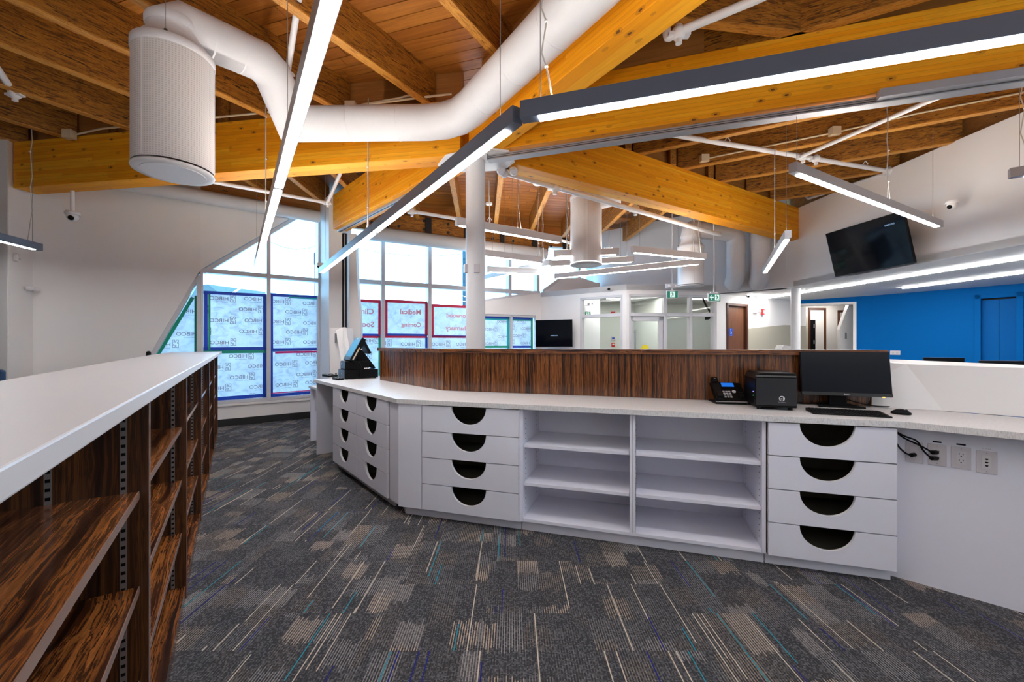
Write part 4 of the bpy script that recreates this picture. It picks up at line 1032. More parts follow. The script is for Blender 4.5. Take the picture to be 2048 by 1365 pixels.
# sculpted white pier end and leaning panel by the window post
u=thing('sculpted_pier','white angular pier with a leaning panel in front of the window post','pier',(0,0,0))
Y0=6.75
a=lambda px,py,Y=Y0: P(px,py,Y)
def ex(pts,dv,name,m,par=None):
    k=M(); n=len(pts); vs=[tuple(p) for p in pts]+[tuple(Vector(p)+Vector(dv)) for p in pts]
    k.add(vs,[tuple(range(n)),tuple(range(n,2*n))[::-1]]+[(i,(i+1)%n,n+(i+1)%n,n+i) for i in range(n)]); return k.build(name,m,par or u)
bz=lambda p,Y=Y0: Vector((p.x,p.y,0))
ex([a(660,657),a(686,656),Vector((a(692,700).x,Y0,0)),bz(a(661,700))],(.03,.35,0),'pier_body',white_wall)
ex([P(672,661,6.70),P(686,655,6.70),P(697,730,6.45),Vector((P(699,740,6.45).x,6.30,.3)),Vector((P(684,740,6.45).x,6.30,.3)),P(685,741,6.45)],(.03,.06,0),'leaning_panel',sc)
k=M(); k.box(-.012,.012,-.01,.01,0,.16,T=Matrix.Translation(P(671.5,687,6.70))); k.box(-.012,.012,-.01,.01,-.04,.02,T=Matrix.Translation(P(672,749,6.70))); k.build('edge_pull',steel,u)
g=PV(700,700,(-2.86,7.27),dP); k=M(); k.box(-.025,.025,-.03,.0,-.45,.17,T=Matrix.Translation(g)); k.build('pull_handle',alu,u)
# ------------------------------------------------------------------ things on the worktop
ZC=ZW+.0015
mrot=rm
# cash drawer and till
q=PZ(690,759.5,ZC); ra=math.atan2(.6,.8)
blue_black=plain('satin_black_metal',(.010,.011,.014),.28,vary=0)
cd=thing('cash_drawer','flat black metal cash drawer under the tilted till screen','cash drawer',(q.x,q.y,ZC),ra)
k=M(); k.box(.004,.40,.0,.30,.008,.112); k.build('case',black_matte,cd,bevel=.003)
k=M(); k.box(-.004,.004,.006,.294,.014,.108); o=k.build('drawer_front',blue_black,cd,bevel=.002)
k=M(); k.cyl((-.004,.14,.065),(-.009,.14,.065),.010,12); k.build('lock',steel,o)
for x in (.03,.37):
    for y in (.03,.27): k=M(); k.cyl((x,y,0),(x,y,.009),.012,10); k.build('foot',black_pl,cd)
ps=thing('till_terminal','black point-of-sale terminal with tilted screen on the cash drawer','till',(q.x,q.y,ZC+.113),ra)
k=M(); k.box(.02,.30,.04,.27,.0,.105); k.build('base_box',black_matte,ps,bevel=.006)
k=M(); k.box(.014,.02,.05,.26,.01,.10); k.build('base_front',blue_black,ps,bevel=.002)
k=M(); k.box(.012,.0145,.20,.215,.06,.078); k.build('power_mark',white_metal,ps)
k=M(); k.xz([(.17,.105),(.385,.0),(.40,.012),(.23,.24),(.17,.22)],.09,.22); k.build('stand',black_matte,ps,bevel=.004)
pl=Vector((.055,0,.115)); pu=Vector((.205,0,.395)); dv=(pu-pl).normalized(); nv=Vector((-dv.z,0,dv.x))
def slab(m,s0,s1,y0,y1,d0,d1):
    vs=[pl+dv*s+nv*d+Vector((0,y,0)) for d in (d0,d1) for y in (y0,y1) for s in (s0,s1)]
    m.add(vs,[(0,2,3,1),(4,5,7,6),(0,1,5,4),(2,6,7,3),(0,4,6,2),(1,3,7,5)])
Ls=(pu-pl).length
k=M(); slab(k,0,Ls,.0,.30,-.055,0); so=k.build('screen_housing',black_matte,ps,bevel=.006)
k=M(); slab(k,.004,Ls-.004,.006,.294,.0,.002); k.build('screen_bezel',blue_black,so)
k=M(); slab(k,.05,Ls-.04,.02,.28,.002,.003); k.build('screen_glass',glow('till_screen',(.07,.36,.62),.2),so)
k=M(); slab(k,Ls-.028,Ls-.014,.14,.16,.002,.003); k.build('screen_mark',white_metal,so)
k=M(); slab(k,.02,.19,-.001,.0,-.038,-.022); k.build('side_label',plain('cream_label',(.6,.5,.38),.6),so)
k=M(); slab(k,.15,.17,-.0014,-.0008,-.038,-.024); k.build('yellow_label',plain('yellow_label',(.75,.5,.03),.6),so)
k=M(); k.xz([(.215,.385),(.245,.375),(.335,.20),(.30,.19)],.05,.25); k.build('customer_display',black_pl,ps,bevel=.004)
k=M(); k.tube(smooth_path([(.12,-.006,.06),(.16,-.02,.10),(.19,-.03,.02),(.17,-.012,-.04),(.17,-.01,-.10)],.05,4),.004,8); k.build('cable',black_pl,ps)
for i in range(3): 
    k=M(); k.box(.225+i*.022,.242+i*.022,-.014,-.002,.004,.020); k.build('cable_plug',white_metal,ps,bevel=.003)
def keypad(px,py,yaw,lab,w_=.10,l_=.16):
    q=PZ(px,py,ZC); t=thing('card_keypad',lab,'keypad',(q.x,q.y,ZC),yaw)
    k=M(); k.yz([(-l_/2,0),(l_/2,0),(l_/2,.032),(-l_/2,.018)],-w_/2,w_/2); k.build('body',black_pl,t,bevel=.004)
    k=M(); k.yz([(l_*.18,.0245+.0015),(l_*.45,.0295+.0015),(l_*.45,.0325),(l_*.18,.0275)],-w_*.4,w_*.4); k.build('display',screen_m,t)
    for i in range(3):
        for j in range(4):
            k=M(); z=.0215+ (j-1.5)*.0028+.0012; k.box(-w_*.36+i*w_*.26,-w_*.16+i*w_*.26,-l_*.42+j*l_*.14,-l_*.33+j*l_*.14,z-.004,z+.003); k.build('key',key_m if (i+j)%3==0 else dark_metal,t)
    return t
keypad(660,753.5,.9,'dark card keypad at the far left end of the worktop',.13,.17)
keypad(676,760,.75,'small card reader in front of the cash drawer',.085,.14)
# desk phone
q=PZ(1455,806,ZC); ph=thing('desk_phone','black desk phone with blue screen left of the small computer','telephone',(q.x,q.y,ZC),mrot+.12)
k=M(); k.yz([(-.085,.0),(.085,.0),(.085,.012),(-.085,.012)],-.105,.10); k.build('stand',black_pl,ph,bevel=.004)
k=M(); k.yz([(-.085,.012),(-.075,.012),(.075,.128),(.06,.140),(-.095,.026)],-.105,.105); bd=k.build('body',black_matte,ph,bevel=.004)
PH=Matrix.Translation((0,-.095,.027))@Matrix.Rotation(math.atan2(.114,.155),4,'X')   # sloped face: local y runs up the slope
k=M(); k.box(-.045,.062,.135,.188,.0,.004,T=PH); k.build('display_bezel',black_pl,ph)
k=M(); k.box(-.032,.050,.142,.182,.004,.0055,T=PH); k.build('display',glow('phone_display',(.01,.17,.75),.27),ph)
for i in range(3):
    for j in range(4):
        k=M(); k.box(-.040+i*.019,-.026+i*.019,.030+j*.019,.041+j*.019,.0,.004,T=PH); k.build('key',key_m,ph,bevel=.001)
k=M(); k.cyl(PH@Vector((.036,.092,0)),PH@Vector((.036,.092,.005)),.013,18); k.build('navigation_key',key_m,ph)
for i in range(2):
    for j in range(3):
        k=M(); k.box(.066+i*.016,.076+i*.016,.045+j*.018,.053+j*.018,.0,.003,T=PH); k.build('function_key',dark_metal,ph)
k=M(); k.box(-.102,-.055,-.002,.205,.004,.034,T=PH); k.box(-.100,-.057,.0,.05,.034,.046,T=PH); k.box(-.100,-.057,.155,.203,.034,.046,T=PH); ho=k.build('handset',black_pl,ph,bevel=.007)
k=M(); k.box(-.085,-.073,.183,.187,.046,.0468,T=PH); k.build('handset_mark',white_metal,ph)
k=M(); k.box(-.104,.104,-.004,.004,-.012,-.004,T=PH); k.build('front_lip',alu,ph)
# small computer
q0=PZ(1510.5,819,ZC)
pc=thing('small_computer','black cube computer with rounded top between the phone and the monitor','computer',(q0.x,q0.y,ZC),mrot)
wd=.236
k=M(); prof=[(0,.016),(wd,.016),(wd,.225),(wd-.012,.240),(.03,.240),(.012,.226),(0,.20)]
k.xz(prof,.0,.29); k.build('case',black_pl,pc,bevel=.006)
k=M(); k.box(.004,wd-.004,-.004,0,.03,.205); k.build('front_panel',blue_black,pc,bevel=.003)
k=M(); k.box(.006,wd-.006,-.005,.02,.212,.222); k.build('mesh_strip',plain('grey_mesh',(.09,.09,.09),.5),pc,bevel=.002)
for x in (.03,wd-.03):
    for y in (.03,.25): k=M(); k.cyl((x,y,0),(x,y,.017),.014,10); k.build('foot',black_matte,pc)
k=M(); R_=.0165; cx,cz=.150,.075
k.lathe([(R_,0),(R_,.0012),(R_-.0035,.0012),(R_-.0035,0)],seg=28,caps=False); k.v=[(cx+v[0],-.0045-v[2],cz+v[1]) for v in k.v]
word(k,'n',cx-.0075,cz-.0065,.0125,y=-.0055,bold=.03); word(k,'1',cx+.0012,cz-.0075,.017,y=-.0055,bold=.03)
k.build('front_emblem',plain('pale_emblem',(.75,.75,.78),.5,vary=0),pc)
k=M(); word(k,'Thermaltake',cx-.022,cz-.026,.006,y=-.0048); k.build('front_lettering',pale_ink,pc)
k=M(); k.cyl((-.0015,.05,.11),(.0,.05,.11),.002,8); k.build('blue_led',glow('blue_led',(.2,.2,1),3),pc)
k=M(); k.cyl((-.0015,.05,.085),(.0,.05,.085),.002,8); k.build('green_led',glow('green_led',(.02,.4,.15),1),pc)
# monitor
TLm,TRm,BRm,BLm=(1596,704.5),(1766,702),(1784,794),(1604,787.5)
mb=PZ(1690,812,ZC)
mo=thing('computer_monitor','large black monitor on the worktop in front of the wooden partition','monitor',(mb.x-.072,mb.y-.03,ZC),mrot-.06)
tl=.16; Wm=.498; hm=.298
TM=Matrix.Translation((.03,-.045,.078))@Matrix.Rotation(-tl,4,'X')
k=M(); k.box(-Wm/2,Wm/2,0,.022,0,hm,T=TM); k.box(-.14,.14,.022,.05,.05,.24,T=TM); k.build('housing',black_pl,mo,bevel=.003)
k=M(); k.box(-Wm/2+.004,Wm/2-.004,-.0015,0,.022,hm-.004,T=TM); k.build('display',monitor_scr,mo)
k=M(); k.box(-Wm/2,Wm/2,-.003,0,.0,.021,T=TM); ch=k.build('chin',plain('grey_black_chin',(.012,.013,.015),.3),mo)
k=M(); word(k,'BenQ',-.012,.006,.009,y=-.0036,bold=.02,T=TM); k.build('lettering',plate_m,ch)
k=M(); k.box(Wm/2-.055,Wm/2-.042,-.004,.0,-.003,.001,T=TM); k.build('power_light',glow('amber_led',(1,.45,.02),2.0),mo)
k=M(); k.box(-.05,.05,.0,.03,.006,.22); k.build('neck',black_matte,mo,bevel=.004)
k=M(); k.prism([(-.13,-.07),(.13,-.07),(.10,.09),(-.10,.09)],0,.010); k.build('foot',black_matte,mo,bevel=.003)
for xs_,sg in (((-.02,.06),1),((.10,.05),-1)):
    k=M(); k.tube(smooth_path([(xs_[0]+.05*sg,.02,.15),(xs_[0]+.06*sg,.045,.05),(xs_[0]-.10*sg,.05,.006),(xs_[0]-.26*sg,.07,.005)],.06,4),.0035,8); k.build('cable',black_matte,mo)
cb=PZ(1588,797,ZC); 
# keyboard and mouse
def kb_pts(px,py): return PZ(px,py,ZC)
a=kb_pts(1634,829); b=kb_pts(1784,836.5); 
yaw=math.atan2(b.y-a.y,b.x-a.x); Lk=(b-a).length+.022
kb=thing('computer_keyboard','black computer keyboard in front of the monitor','keyboard',(a.x-.018*math.cos(yaw),a.y-.018*math.sin(yaw),ZC),yaw)
k=M(); k.yz([(0,0),(.155,0),(.155,.018),(0,.007)],0,Lk); k.build('tray',black_pl,kb,bevel=.003)
kt=M(); kt.box(-.0072,.0072,-.0075,.0075,0,.004); kk0=None; n=0
zk=lambda y: .0075+.011*y/.155
for j in range(6):
    y=.018+j*.0235; x=.012
    while x<Lk-.015:
        if not (.715*Lk<x<.735*Lk) and not (j==0 and .16*Lk<x<.42*Lk and False):
            o=(kt.build('key',black_matte,kb,bevel=.001) if n==0 else copy_part(kk0,kb)); 
            if n==0: kk0=o
            o.location=(x+.004,y,zk(y)-.001); o.rotation_euler=(.071,0,0); n+=1
        x+=.0192
q=PZ(1802,829,ZC); ms=thing('computer_mouse','black computer mouse on the worktop right of the keyboard','mouse',(q.x,q.y,ZC),-.85)
k=M()
prof=[]
for i in range(9):
    u_=i/8; prof.append((-.046+.092*u_, .027*math.sin(math.pi*min(1,max(0,.06+.88*u_)))**.6*(.95 if u_>.5 else 1), .031*math.sin(math.pi*(.08+.84*u_))**.75))
vs=[];fs=[]
for x,wy,hz in prof:
    for j in range(11):
        an=math.pi*j/10; vs.append((x,wy*math.cos(an),.002+hz*math.sin(an)**.8))
for i in range(8):
    for j in range(10): fs.append((i*11+j,i*11+j+1,(i+1)*11+j+1,(i+1)*11+j))
    fs.append((i*11,(i+1)*11,(i+1)*11+10,i*11+10))
fs.append(tuple(range(11))); fs.append(tuple(range(88,99)))
k.add(vs,fs,0,True); k.build('shell',black_pl,ms)
k=M(); k.cyl((.024,-.004,.0245),(.024,.004,.0245),.0075,14); k.build('wheel',dark_metal,ms)

# ------------------------------------------------------------------ outlets and cords under the wing
kA=(kd.x-kd_[0]*.06,kd.y-kd_[1]*.06); qk=plan(kA,kd_)
def outlet(px,py,kind,lab,gang=1.0):
    x,z=qk(px,py); t=thing('wall_outlet',lab,'outlet',(kA[0]+kd_[0]*x,kA[1]+kd_[1]*x,z),rz(kd_))
    w_=.036
    k=M(); k.box(-w_,w_,-.006,-.0003,-.058,.058); k.build('cover_plate',plate_m,t,bevel=.002)
    k=M(); k.box(-.017,.017,-.0075,-.006,-.034,.034); fc=k.build('insert',plain('outlet_insert_'+kind,(.66,.63,.64),.35),t,bevel=.0008)
    if kind in('duplex','used'):
        for zc in (.017,-.017):
            for x0 in (-.007,.007):
                k=M(); k.box(x0-.0012,x0+.0012,-.0078,-.0074,zc-.001,zc+.008); k.build('slot',black_matte,fc)
            k=M(); k.cyl((0,-.0074,zc-.008),(0,-.0079,zc-.008),.003,10); k.build('ground_hole',black_matte,fc)
    if kind=='data':
        for zc in (.016,-.001,-.018):
            k=M(); k.xz([(-.006,zc+.004),(.006,zc+.004),(.006,zc),(.0025,zc-.004),(-.0025,zc-.004),(-.006,zc)],-.0079,-.0074); k.build('jack',black_matte,fc)
    for zc in (.048,-.048):
        k=M(); k.cyl((0,-.006,zc),(0,-.0068,zc),.0025,8); k.build('screw',steel,t)
    return t,x,z
o1=outlet(1828,905,'blank','outlet plate with one black plug nearest the drawer cabinet')
o2=outlet(1874,910,'used','outlet plate with two black plugs under the wing')
o3=outlet(1922,916,'duplex','empty duplex power outlet under the wing')
o4=outlet(1973,925,'data','data outlet with three dark jacks, rightmost under the wing')
for (t,x,z),tx in ((o2,'15-16'),(o3,'15-18')):
    k=M(); k.box(-.017,.017,-.0025,-.0003,.066,.074); k.build('label_tape',black_pl,t)
k=M(); word(k,'D1 D2 D3',-.016,.067,.005,y=-.001); k.build('marking',ink_m,o4[0])
def kpt(px,py,o=.02):
    x,z=qk(px,py); n_=(kd_[1],-kd_[0]); return Vector((kA[0]+kd_[0]*x+n_[0]*o,kA[1]+kd_[1]*x+n_[1]*o,z))
def cord(pts,lab,plug):
    t=thing('power_cord',lab,'cord',(0,0,0))
    k=M(); k.tube(smooth_path(pts,.06,5),.0045,10); k.build('cord_run',black_matte,t)
    k=M(); e=Vector(pts[-1]); f=kpt(*plug,.0085); d=(f-e)
    k.tube([e,e.lerp(f,.35),f],.0115,10); k.build('plug',black_pl,t)
cord([kpt(1784,855,.03),kpt(1806,875,.03),kpt(1835,887,.03),kpt(1864,903,.035)],'upper black power cord plugged into the double-plug outlet',(1873,905))
cord([kpt(1785,858,.04),kpt(1812,872,.045),kpt(1833,878,.045),kpt(1848,902,.045),kpt(1862,914,.045)],'crossing black power cord plugged into the lower socket',(1873,917))
cord([kpt(1782,862,.03),kpt(1797,893,.03),kpt(1812,906,.03),kpt(1822,909,.03)],'short black cord plugged in nearest the drawer cabinet',(1829,909.5))

# ------------------------------------------------------------------ televisions
def tv(corners,lab,word_at,nm='television',wsz=.035):
    TL,TR,BR,BL=[Vector(c) for c in corners]
    ex_=((TR-TL)+(BR-BL)).normalized(); ez=((TL-BL)+(TR-BR)); ez=(ez-ex_*ez.dot(ex_)).normalized(); ey=ez.cross(ex_)
    c=(TL+TR+BR+BL)/4; Wt=((TR-TL).length+(BR-BL).length)/2; Ht=((TL-BL).length+(TR-BR).length)/2
    t=thing(nm,lab,'television',c)
    Rm=Matrix((ex_,ey,ez)).transposed().to_4x4()
    k=M(); k.box(-Wt/2,Wt/2,0,.035,-Ht/2,Ht/2,T=Rm); k.box(-Wt*.25,Wt*.25,.035,.07,-Ht*.3,Ht*.25,T=Rm); k.build('housing',black_pl,t,bevel=.003)
    k=M(); k.box(-Wt/2+.008,Wt/2-.008,-.002,0,-Ht/2+.014,Ht/2-.008,T=Rm); sc_=k.build('display',screen_m,t)
    k=M(); k.box(-Wt/2,Wt/2,-.003,.004,-Ht/2-.004,-Ht/2+.010,T=Rm); k.build('lower_trim',dark_metal,t)
    k=M(); wd_=text_geo('SAMSUNG',.02)[2]*wsz; word(k,'SAMSUNG',word_at[0]*Wt-wd_/2,word_at[1]*Ht,wsz,y=-.003,bold=.02,T=Rm); k.build('screen_lettering',glow('tv_lettering_%d'%int(wsz*1e4),(.35,.55,.85),.2),sc_)
    return t,ey
rwX=lambda Y: 5.36+(5.63-5.36)*(7.85-Y)/(7.85-4.53)
def rwall(px,py,o):           # point in front of the right wall by o
    A=(5.36-o,7.85); return PV(px,py,A,unit(.27,-3.32))
BLp=rwall(1671,555,.16); BRp=rwall(1829.5,526,.16); TLp=rwall(1650,468,.34); TRp=rwall(1806,421.5,.34)
t,ey=tv((TLp,TRp,BRp,BLp),'large dark television tilted out from the upper right wall',(.33,.30),wsz=.022)
c=(TLp+TRp+BRp+BLp)/4
k=M(); k.tube([Vector((0,0,0))+ey*.06,Vector((.30,0,-.02))],.03,10); k.build('wall_bracket',dark_metal,t)
A_tv=(FA[0]+dF[0]*(L2-.2),FA[1]+dF[1]*(L2-.2)-.16)
BLp=P(1071.5,694,9.55); BRp=P(1145.5,694.5,9.30); TLp=P(1070.5,641.5,9.55); TRp=P(1144,638.5,9.28)
t,ey=tv((TLp,TRp,BRp,BLp),'dark wall television left of the glazed vestibule',(.01,-.10),wsz=.026)
k=M(); k.tube([ey*.06,ey*.06+Vector((.0,.6,0))],.025,10); k.build('wall_bracket',dark_metal,t)

# ------------------------------------------------------------------ glazed vestibule
VC=Vector((2.42,8.71)); zv=2.608
e1=(FB[0],FB[1]); dV1=unit(VC.x-e1[0],VC.y-e1[1]); LV1=math.hypot(VC.x-e1[0],VC.y-e1[1])
dV2=unit(.99,.08); LV2=1.97
qV1=plan((VC.x,VC.y),dV1); qV2=plan((VC.x,VC.y),dV2)
x0,z1=qV1(1160,593); x1=qV1(1245,590)[0]; zhead=qV2(1262,589)[1]; zt0=qV2(1300,630)[1]
k=M(); k.xz([(-LV1,0),(x0,0),(x0,zhead),(x1,zhead),(x1,0),(0,0),(0,zv),(-LV1,zv)],0,.14); k.build('wall_vestibule_side',white_wall,loc=(VC.x,VC.y,0),rotz=rz(dV1))['kind']='structure'
xa=qV2(1258,600)[0]; xb=LV2
k=M(); k.xz([(0,0),(xa,0),(xa,zhead),(xb,zhead),(xb,zv),(0,zv)],0,.14); k.build('wall_vestibule_front',white_wall,loc=(VC.x,VC.y,0),rotz=rz(dV2))['kind']='structure'
k=M(); k.prism([(e1[0],e1[1]),(VC.x,VC.y),(VC.x+dV2[0]*LV2,VC.y+dV2[1]*LV2),(4.3,12.2),(1.7,12.2)],zv-.12,zv-.002); k.build('ceiling_vestibule',soffit_mat)['kind']='structure'
vi=paint('vestibule_paint',(.72,.74,.70))
k=M(); k.prism([(1.6,11.3),(7.0,11.3),(7.0,11.45),(1.6,11.45)],0,zv-.1); k.build('wall_vestibule_rear',vi)['kind']='structure'
k=M(); k.prism([(e1[0]+.05,e1[1]+.12),(1.62,11.4),(1.45,11.4),(e1[0]-.1,e1[1]+.14)],0,zv-.1); k.build('wall_vestibule_left',vi)['kind']='structure'
k=M(); k.prism([(3.35,11.2),(3.5,9.6),(3.62,9.6),(3.5,11.3)],0,zv-.1); k.build('wall_vestibule_mid',vi)['kind']='structure'
wv=struct('window_6',(VC.x,VC.y,0),rz(dV1))
for a,b,c_,d_ in ((x0,x0+.05,0,zhead),(x1-.05,x1,0,zhead),(x0,x1,zhead-.05,zhead),(x0,x1,zt0-.03,zt0+.04)):
    k=M(); k.box(a,b,.0,.12,c_,d_); k.build('frame_bar',frame_m,wv,bevel=.002)
k=M(); k.box(x0+.05,x1-.05,.06,.07,zt0+.04,zhead-.05); k.build('pane',vest_glass,wv)
k=M(); k.box(x0+.05,x1-.05,.06,.07,.05,zt0-.03); k.build('pane',vest_glass,wv)
wv=struct('window_7',(VC.x,VC.y,0),rz(dV2))
xm1,xm2=qV2(1331,600)[0],qV2(1382,600)[0]
for a,b,c_,d_ in ((xa,xa+.04,0,zhead),(xm1-.035,xm1+.035,0,zhead),(xm2-.03,xm2+.03,0,zhead),(xb-.05,xb,0,zhead),(xa,xb,zhead-.05,zhead),(xa,xb,zt0-.03,zt0+.04)):
    k=M(); k.box(a,b,.0,.12,c_,d_); k.build('frame_bar',frame_m,wv,bevel=.002)
for a,b in ((xa+.04,xm1-.035),(xm1+.035,xm2-.03),(xm2+.03,xb-.05)):
    k=M(); k.box(a,b,.06,.07,zt0+.04,zhead-.05); k.build('pane',vest_glass,wv)
    if a>xm1-.1:
        k=M(); k.box(a,b,.06,.07,.05,zt0-.03); k.build('pane',vest_glass,wv)
dv_=struct('door_1',(VC.x,VC.y,0),rz(dV2))
da,db=xa+.045,xm1-.04
for a,b,c_,d_ in ((da,da+.05,0,zt0-.035),(db-.09,db,0,zt0-.035),(da,db,zt0-.13,zt0-.035),(da,db,0,.25)):
    k=M(); k.box(a,b,.03,.09,c_,d_); k.build('stile',frame_m,dv_,bevel=.002)
k=M(); k.box(da+.05,db-.09,.055,.065,.25,zt0-.13); k.build('pane',vest_glass,dv_)
k=M(); k.cyl((da+.09,.0,1.15),(da+.09,.0,1.65),.014,12); k.box(da+.08,da+.1,.0,.04,1.2,1.22); k.box(da+.08,da+.1,.0,.04,1.58,1.6); k.build('pull_bar',steel,dv_)
k=M(); yc=qV2(1292,698); k.cyl((yc[0],.052,yc[1]),(yc[0],.055,yc[1]),.085,28,smooth=False); k.build('yellow_sticker',plain('yellow_sticker',(.9,.75,.02),.5),dv_)
# things seen in the vestibule
def exit_sign(loc,yaw,w_,h_,lab,arrow=False,flip=False):
    t=thing('exit_sign',lab,'exit sign',loc,yaw)
    k=M(); k.box(-w_/2-.012,w_/2+.012,0,.03,-.012,h_+.012); k.build('case',white_metal,t,bevel=.003)
    k=M(); k.box(-w_/2,w_/2,-.003,0,0,h_); k.build('green_face',green_sign,t)
    cx=w_*.22 if arrow else 0
    k=M(); k.box(cx-h_*.36,cx+h_*.36,-.005,-.003,.012,h_-.012); k.build('door_field',white_sign,t)
    k=M(); f=lambda x,z: (cx+x*h_*(-1 if not flip else 1),z*h_)
    head=[f(.08+.07*math.cos(a*math.pi/6),.80+.07*math.sin(a*math.pi/6)) for a in range(12)]
    for poly in (head,[f(-.05,.72),f(.10,.70),f(.04,.42),f(-.10,.44)],[f(.06,.66),f(.24,.58),f(.30,.66),f(.27,.70),f(.22,.64),f(.08,.72)],[f(-.03,.70),f(-.20,.60),f(-.22,.48),f(-.16,.47),f(-.14,.56),f(-.02,.62)],
                 [f(.04,.46),f(.18,.34),f(.14,.14),f(.07,.14),f(.10,.31),f(-.04,.40)],[f(-.10,.46),f(-.02,.44),f(-.10,.24),f(-.30,.20),f(-.30,.26),f(-.15,.30)]):
        k.xz(poly,-.007,-.005)
    k.build('running_figure',green_sign,t)
    if arrow:
        ax=-w_*.26; s_=h_*.34
        k=M(); k.xz([(ax-s_,h_/2),(ax,h_/2+s_),(ax+s_*.25,h_/2+s_),(ax-s_*.35,h_/2+s_*.25),(ax+s_,h_/2+s_*.25),(ax+s_,h_/2-s_*.25),(ax-s_*.35,h_/2-s_*.25),(ax+s_*.25,h_/2-s_),(ax,h_/2-s_)],-.006,-.003); k.build('arrow',white_sign,t)
    return t
q=P(1345,596,8.30); t=exit_sign((q.x,q.y,q.z),.0,.21,.135,'small green running-man exit sign hanging in front of the vestibule')
k=M(); k.box(-.13,.13,0,.05,.19,.285); k.build('ballast_box',plate_m,t,bevel=.005)
k=M(); k.cyl((0,.02,.15),(0,.02,.20),.012,8); k.cyl((0,.02,.28),(0,.02,4.25-q.z),.008,8); k.build('hanger_stem',white_metal,t)
for s in (-1,1): k=M(); k.ball((s*.07,-.02,.23),.035); k.build('lamp_head',white_metal,t)
q=P(1429,602.5,7.9); t=exit_sign((q.x,q.y,q.z),.25,.255,.135,'green exit sign with a left arrow hanging over the vestibule end',True)
k=M(); k.box(-.08,.08,.0,.03,.155,.175); k.cyl((0,.015,.17),(0,.015,4.25-q.z),.013,8); k.build('hanger_stem',white_metal,t)
q=P(1175.5,633,10.2); exit_sign((q.x,q.y,q.z),.0,.13,.11,'small green exit sign seen through the left vestibule glass')
q=P(1176,608,10.25); t=thing('emergency_light','white twin-head emergency light behind the left vestibule glass','emergency light',(q.x,q.y,q.z))
k=M(); k.box(-.09,.05,0,.05,-.05,.04); k.build('base',plate_m,t,bevel=.005)
for s in (.02,.10): k=M(); k.ball((s,-.02,.01),.035); k.build('lamp_head',white_metal,t)
def wallbit(name,lab,cat,px,py,Y,w_,h_,m_,m2=None,yaw=0):
    q=P(px,py,Y); t=thing(name,lab,cat,(q.x,q.y,q.z),yaw)
    k=M(); k.box(-w_/2,w_/2,-.03,0,-h_/2,h_/2); k.build('body',m_,t,bevel=.004)
    if m2: k=M(); k.box(-w_*.3,w_*.3,-.036,-.03,-h_*.1,h_*.25); k.build('face',m2,t)
    return t
wallbit('thermostat','white thermostat with a blue screen inside the vestibule','thermostat',1226,677.5,11.298,.11,.11,plate_m,blue_tape)
wallbit('fire_alarm_pull','red fire alarm pull station inside the vestibule under the thermostat','alarm',1226,690,11.298,.09,.11,red_pl,white_metal)
wallbit('fire_alarm_strobe','small red strobe high inside the vestibule','alarm',1226,626,11.298,.12,.06,red_pl)
q=P(1205,600,10.2); t=thing('recessed_strip_light','short strip light in the vestibule ceiling','strip light',(q.x-.4,q.y,zv-.125),0)
k=M(); k.box(0,.9,-.04,.04,-.012,.002); k.build('lens',soffit_led_m,t); k=M(); k.box(-.02,.92,-.05,.05,-.006,.003); k.build('trim_frame',white_metal,t)
for xs1,ys1,lb_ in ((2.5,9.6,'added fill strip light inside the vestibule over its door'),(4.3,9.9,'added fill strip light inside the vestibule at its right end')):  # extra strips added to brighten the vestibule interior
    t=thing('recessed_strip_light',lb_,'strip light',(xs1,ys1,zv-.125 if xs1<3.5 else ZS),.1)
    k=M(); k.box(0,.8,-.04,.04,-.02,.002); k.build('lens',soffit_led_m,t); k=M(); k.box(-.02,.82,-.05,.05,-.006,.003); k.build('trim_frame',white_metal,t)
q=P(1413,621,9.6); t=thing('door_closer','black angular door operator arm behind the right vestibule pane','door closer',(q.x,q.y,q.z),.1)
k=M(); k.tube([(-.1,0,.30),(-.02,0,.12),(.10,-.05,-.10)],.022,8); k.build('arm',black_pl,t)
k=M(); k.box(-.02,.16,-.04,.04,-.22,-.10); k.build('motor_box',black_matte,t,bevel=.005)
q=P(1219,579,9.0); bullet(Vector(PV(1219,579,(VC.x,VC.y-.08),dV1)),'small white bullet camera on the vestibule wall above the left glass',-.6)
q=PV(1521,588.5,(DW[0],DW[1]-.03),dD); dome((q.x-.6,q.y-.55,ZS-.005),-.3,'white dome camera under the low ceiling left of the slim column',1.0)

# ------------------------------------------------------------------ doors
def wood_door(name,A,d,x0,x1,z1,frame=.05,dep=.10):
    t=struct(name,(A[0],A[1],0),rz(d))
    for a,b,c_,e_ in ((x0,x0+frame,0,z1),(x1-frame,x1,0,z1),(x0,x1,z1-frame,z1)):
        k=M(); k.box(a,b,-.02,dep,c_,e_); k.build('door_frame',door_frame_wood,t,bevel=.003)
    k=M(); k.box(x0+frame+.012,x1-frame-.012,.05,.092,.01,z1-frame-.012); k.build('door_leaf',door_wood,t)
    return t
t=wood_door('door_2',DW,dD,f0[0],f1[0],zf,.055,.14)
sx_,sz_=qD(1466,665)
k=M(); k.box(sx_-.055,sx_+.055,.046,.05,sz_-.085,sz_+.085); s_=k.build('access_sign',plain('blue_access_sign',(.0,.08,.6),.4),t)
k=M(); r_=.03
for i in range(18):
    a0,a1=-2.6+i*.235,-2.6+(i+1)*.235
    q=[(sx_-.004+rr*math.cos(a),sz_-.01+rr*math.sin(a)) for a in (a0,a1) for rr in (r_-.007,r_)]; k.xz([q[0],q[1],q[3],q[2]],.044,.0459)
